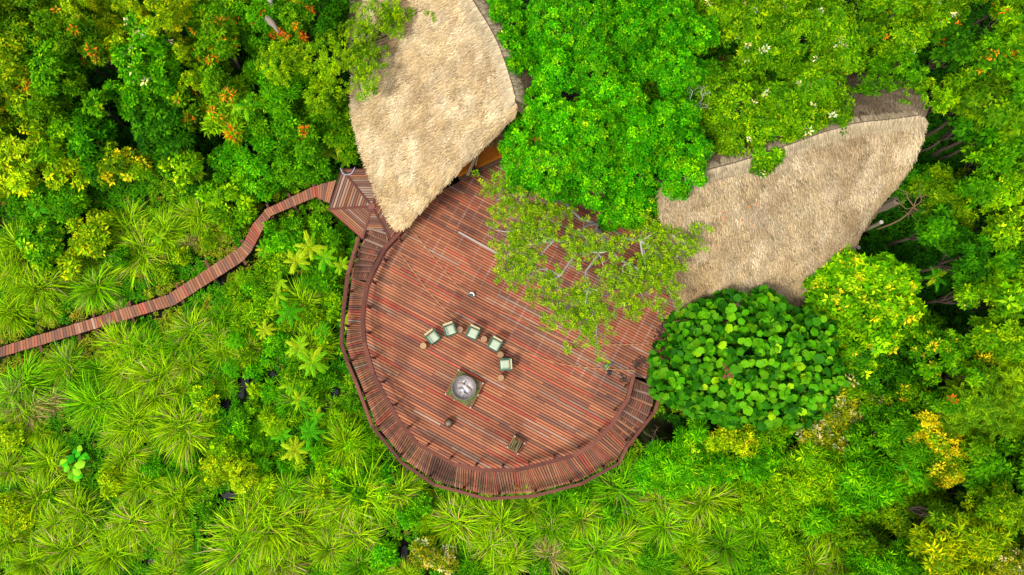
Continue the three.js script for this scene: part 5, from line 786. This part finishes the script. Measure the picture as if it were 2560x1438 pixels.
// ---- small palms with feathered leaves
function frondGeo(s) {
  sq = s; const m = new MB(), n = 13, L = .95; const pos = t => V(0, .34 * Math.sin(t * 1.9) - .25 * t * t, t * L);
  for (let k = 1; k <= n; k++) for (const d of [-1, 1]) { const t = k / n, a = d * lerp(1.15, .5, t) + q(-.1, .1), c = q(.8, 1.2); leaf(m, pos(t), V(Math.sin(a), q(-.25, .05), Math.cos(a)).normalize(), V(0, 1, 0), .34 * (1.05 - .45 * t) * (t < .25 ? .75 : 1), .058, [c, c, c], .3); }
  for (let k = 0; k < 8; k++) { const a = pos(k / 8), b = pos((k + 1) / 8), w = .012; const i = m.v(a.x - w, a.y, a.z, [1.2, 1.1, 1]), j = m.v(a.x + w, a.y, a.z, [1.2, 1.1, 1]), l = m.v(b.x + w, b.y, b.z, [1.2, 1.1, 1]), o = m.v(b.x - w, b.y, b.z, [1.2, 1.1, 1]); m.q(i, j, l, o); }
  return m.geo();
}
const FR = [frondGeo(11), frondGeo(23), frondGeo(37)], frMats = [0x5cb80c, 0x78c010, 0x48a40c, 0xb0cc18, 0x94c814].map(h => leafStd(col(h, KF), .55));
[[772, 615, 1.9, .9], [720, 780, 1.6, .9], [690, 735, 1.4, .7], [742, 868, 1.6, .8], [775, 905, 1.6, .9], [690, 700, 1.4, .7], [808, 640, 1.6, .8], [735, 1128, 1.4, .8], [772, 1082, 1.5, .8], [785, 1040, 1.3, .6], [655, 825, 1.2, .6], [640, 720, 1.1, .6], [800, 830, 1.2, .7], [612, 800, 1.1, .6], [725, 960, 1.2, .7], [842, 345, 2.6, 1], [880, 318, 2.6, 1], [818, 372, 2.2, .9], [868, 385, 2, .8], [800, 330, 2.6, .8], [745, 1000, 1.3, .7], [610, 260, 4.6, .8], [590, 250, 4.4, .8], [2350, 1030, 3.4, .8], [2280, 1180, 3.4, .7], [2400, 580, 3, .7], [2350, 690, 2.6, .8], [2060, 1200, 2, .7], [2330, 1215, 3.4, .6], [655, 620, 1.2, .6], [390, 590, 1.3, .5], [85, 520, 2, .6], [735, 650, 1.6, .8], [700, 1090, 1.1, .6], [850, 660, 1.2, .6], [860, 800, .9, .5]].forEach(([x, y, h, s], i) => {
  const z = y < 330 && x < 700 ? 'in the forest above the boardwalk' : x > 1900 ? 'in the dark undergrowth at the right' : y < 420 ? 'beside the left thatched eave' : y < 720 ? 'beside the boardwalk bend' : y < 980 ? 'left of the round walkway' : 'lower left of the round walkway';
  const p = P(x, y, h), g = thing('small_palm', V(p.x, 0, p.z), `small feather-leaved palm ${z}`, 'palm', `small palms ${z}`); const base = Math.max(.1, h - .45);
  part('stem', tubeGeo([V(0, 0, 0), V(rr(-.05, .05), base / 2, rr(-.05, .05)), V(0, base, 0)], .04, .03, 6), darkBark, g);
  const n = 7 + Math.floor(R() * 4), mm = Math.floor(R() * 5); for (let k = 0; k < n; k++) { const f = part('frond', FR[k % 3], frMats[R() < .7 ? mm : Math.floor(R() * 5)], g, V(0, base, 0)); f.rotation.order = 'YXZ'; f.rotation.set(rr(-.35, .15), k / n * 6.283 + rr(-.3, .3), 0); f.scale.setScalar(s * rr(.75, 1.1)); }
});
// ---- broad-leaved plant among the tussocks
{
  const g = thing('broad_leaved_plant', P(200, 1158, 0), 'plant with wide pale green leaves and one brown leaf among the left tussocks', 'plant');
  const lf = v => { const m = new MB(), N = 12, c = m.v(0, .03, .22, [1, 1, 1]), ids = []; for (let k = 0; k < N; k++) { const a = k / N * 6.28, w = 1 + .08 * Math.sin(7 * a + v); ids.push(m.v(Math.sin(a) * .19 * w, -.04 - .1 * Math.abs(Math.sin(a)) * .3, .22 - Math.cos(a) * .25 * w, [1.05, 1.05, 1])); } for (let k = 0; k < N; k++) m.t(c, ids[(k + 1) % N], ids[k]); return m.geo(); };
  const G = [lf(0), lf(2)], M = [0x48c818, 0x78d81c, 0x2ca018, 0x9ce028].map(h => leafStd(col(h, KF * .9), .5)), br = std(col(0xc0722c, .5), .8, { vertexColors: true });
  for (let k = 0; k < 26; k++) { const a = R() * 6.28, r = rr(.05, .75), l = part('leaf', G[k & 1], k === 5 ? br : pick(M), g, k === 5 ? V(-.85, .5, .3) : V(Math.cos(a) * r, rr(.5, 1.0) - r * .3, Math.sin(a) * r * .8)); l.rotation.order = 'YXZ'; l.rotation.set(rr(-.1, .4), Math.atan2(Math.cos(a), Math.sin(a)) + rr(-.5, .5), rr(-.3, .3)); l.scale.setScalar(rr(.75, 1.3)); }
  part('stem', tubeGeo([V(0, 0, 0), V(0, .35, 0), V(.05, .6, 0)], .05, .03, 6), darkBark, g);
}
// ---- bare wood: dead tree right of the roof, trunks and twigs that show
function deadTree(px, py, h, r, n, label, hex, name = 'bare_tree', spread = 1) {
  const top = P(px, py, h), base = V(top.x - .3, 0, top.z + .4), g = thing(name, base, label, 'tree'), gs = [], fork = top.clone().setY(h - .9);
  gs.push(tubeGeo(wob(base, fork, 4, .2).map(p => p.sub(base)), r, r * .7, 7));
  for (let k = 0; k < n; k++) { const a = k / n * 6.28 + rr(-.3, .3), L = rr(.8, 1.7) * spread, t = fork.clone().add(V(Math.cos(a) * L, rr(.2, .9), Math.sin(a) * L)), w = wob(fork, t, 5, .3); gs.push(tubeGeo(w.map(p => p.clone().sub(base)), r * .5, r * .14, 5)); for (let j = 0; j < 6; j++) { const s = w[2 + Math.floor(R() * 4)], e = s.clone().add(V(rr(-.5, .5) * spread, rr(-.1, .4), rr(-.5, .5) * spread)); gs.push(tubeGeo(wob(s, e, 2, .1).map(p => p.clone().sub(base)), r * .16, r * .07, 4)); } }
  part('branches', mergeGeometries(gs), std(col(hex, .5), .95), g);
}
deadTree(2310, 505, 4.6, .06, 8, 'bare brown twiggy tree right of the right thatched roof', 0xa8845c);
deadTree(1752, 245, 9.6, .05, 6, 'bare whitish twigs between the emerald trees and the blossom trees', 0xcfc6b8, 'bare_tree', .6);
deadTree(2185, 845, 5, .035, 7, 'small pale grey dead twigs in the yellow-tipped tree', 0xd0d0c4, 'bare_tree', .45);
deadTree(1640, 1105, 1.6, .05, 5, 'crooked bare branches beside the lower right bend of the walkway', 0x8a7a58, 'bare_tree', .6);
{ const g = thing('broken_trunk', P(690, 45, 0), 'pale broken tree trunk at the top among orange-tinted trees', 'tree trunk'); const o = g.position; const w = [P(672, -20, 4.2), P(676, 10, 4.6), P(682, 45, 4.9), P(688, 60, 5.4), P(697, 80, 5.6)]; part('trunk', tubeGeo([V(0, 0, 0), ...w.slice(0, 1).map(p => p.sub(o)), P(676, 10, 4.8).sub(o), P(680, 28, 4.9).sub(o)], .2, .14, 9), std(col(0xd0c4b0, .55), .9), g); part('splinter', tubeGeo([P(668, 48, 5).sub(o), P(684, 62, 5.2).sub(o), P(697, 82, 5.1).sub(o)], .26, .05, 7), std(col(0x9a8a78, .55), .9), g); }
{ const g = thing('pale_log', P(2380, 45, 0), 'short pale bare limb in the forest at the top right', 'tree trunk'), o = g.position; part('limb', tubeGeo([V(0, 0, 0), P(2372, 60, 4).sub(o), P(2396, 32, 5.6).sub(o)], .14, .09, 8), std(col(0xa8a090, .5), .9), g); part('twig', tubeGeo([P(2374, 52, 4.4).sub(o), P(2378, 38, 5.2).sub(o)], .03, .015, 5), barkMat, g); }

// ---- low growth covering the marsh and the forest floor
{
  const lists = { fine: [[], []], long: [[], []], med: [[], [], []] };
  const add = (x, y, sp, c, s, h) => { const p = P(x, y, h), up = V(rr(-.35, .35), 1, rr(-.35, .35)).normalize(), a = R() * 6.28, xx = V(Math.cos(a), 0, Math.sin(a)), zz = V(0, 0, 0).crossVectors(xx, up).normalize(); xx.crossVectors(up, zz); const l = lists[sp]; l[Math.floor(R() * l.length)].push([basis(xx, up, zz, p, s), c]); };
  const COVERZ = [[828, 524], [858, 420], [980, 400], [1170, 420], [1300, 380], [1660, 400], [1720, 780], [1720, 940], [1650, 1000], [1560, 1150], [1450, 1205], [1330, 1238], [1210, 1242], [1088, 1208], [1008, 1152], [932, 1058], [872, 912], [860, 770], [898, 604]];
  const pd = (x, y) => { for (const [a, b, c, d] of PUDDLES) if (((x - a) / (c * 1.25)) ** 2 + ((y - b) / (d * 1.25)) ** 2 < 1) return true; return false; };
  for (let k = 0; k < 92000; k++) {
    const x = rr(-80, 2640), y = rr(-80, 1520);
    if (inPoly(COVERZ, x, y) || Math.hypot(x - 1638, y - 1085) < 48) continue; if (pd(x, y) || walkDist(x, y) < 20) continue;
    if (inPoly(ROOFS[0], x, y) || (inPoly(ROOFS[1], x, y))) continue;
    const n = fbm(x * .012, y * .012), m = fbm(x * .03 + 40, y * .03), forest = FOREST(x, y);
    const t = R(), near = walkDist(x, y) < 110 && x < 700;
    if (!forest && !near && m < .3) continue;
    let hex = forest ? pick([0x226008, 0x2e700a, 0x1c5406]) : near && n > .45 ? pick([0x7c9c1c, 0x8ca024, 0x6c9410, 0x9c9840]) : n > .5 ? pick([0x64a810, 0x80b414, 0x549c0c]) : pick([0x44940c, 0x54a010, 0x36800c]);
    if (!forest && t < .04) hex = pick([0xa08850, 0x8c7440]);
    add(x, y, t < .6 ? 'fine' : t < .8 ? 'med' : 'long', col(hex, KF * rr(.75, 1.2)), rr(.6, 1.15), forest && walkDist(x, y) > 60 ? rr(.1, .6) : rr(.04, .3));
  }
  const g = new THREE.Group(); g.name = 'ground_cover'; scene.add(tag(g, 'low green herbs and creeping growth covering the marsh and forest floor', 'ground cover', null, 'stuff'));
  for (const sp in lists) lists[sp].forEach((l, k) => instanced('herbs', SPR[sp][k], leafMat, l, g));
}

// ---- labels that would repeat say which of the lookalikes is meant, by its place among them
{
  const by = new Map(), ord = ['first', 'second', 'third', 'fourth', 'fifth', 'sixth', 'seventh', 'eighth', 'ninth', 'tenth', 'eleventh', 'twelfth', 'thirteenth', 'fourteenth', 'fifteenth', 'sixteenth', 'seventeenth', 'eighteenth', 'nineteenth', 'twentieth'];
  const shorten = l => { while (l.split(' ').length > 12 && / with [a-z -]+? (in|at|around|above|close|between|behind|below|just|beside|right|to) /.test(l)) l = l.replace(/ with [a-z -]+? (in|at|around|above|close|between|behind|below|just|beside|right|to) /, ' $1 '); return l; };
  for (const o of scene.children) { const l = o.userData.label; if (!l || !o.userData.group) continue; if (l.split(' ').length > 12) o.userData.label = shorten(l); const k = o.userData.label; (by.get(k) ?? by.set(k, []).get(k)).push(o); }
  for (const [l, os] of by) {
    if (os.length < 2) continue;
    const X = os.map(o => o.position.x), Z = os.map(o => o.position.z), wide = Math.max(...X) - Math.min(...X) > Math.max(...Z) - Math.min(...Z);
    os.sort((a, b) => wide ? a.position.x - b.position.x : a.position.z - b.position.z);
    os.forEach((o, k) => { const n = os.length; o.userData.label = l + ', ' + (k === 0 ? (wide ? 'leftmost' : 'topmost') : k === n - 1 ? (wide ? 'rightmost' : 'lowest') : (ord[k] ?? 'later') + ' from ' + (wide ? 'left' : 'top')); });
  }
}
renderer.render(scene, camera);
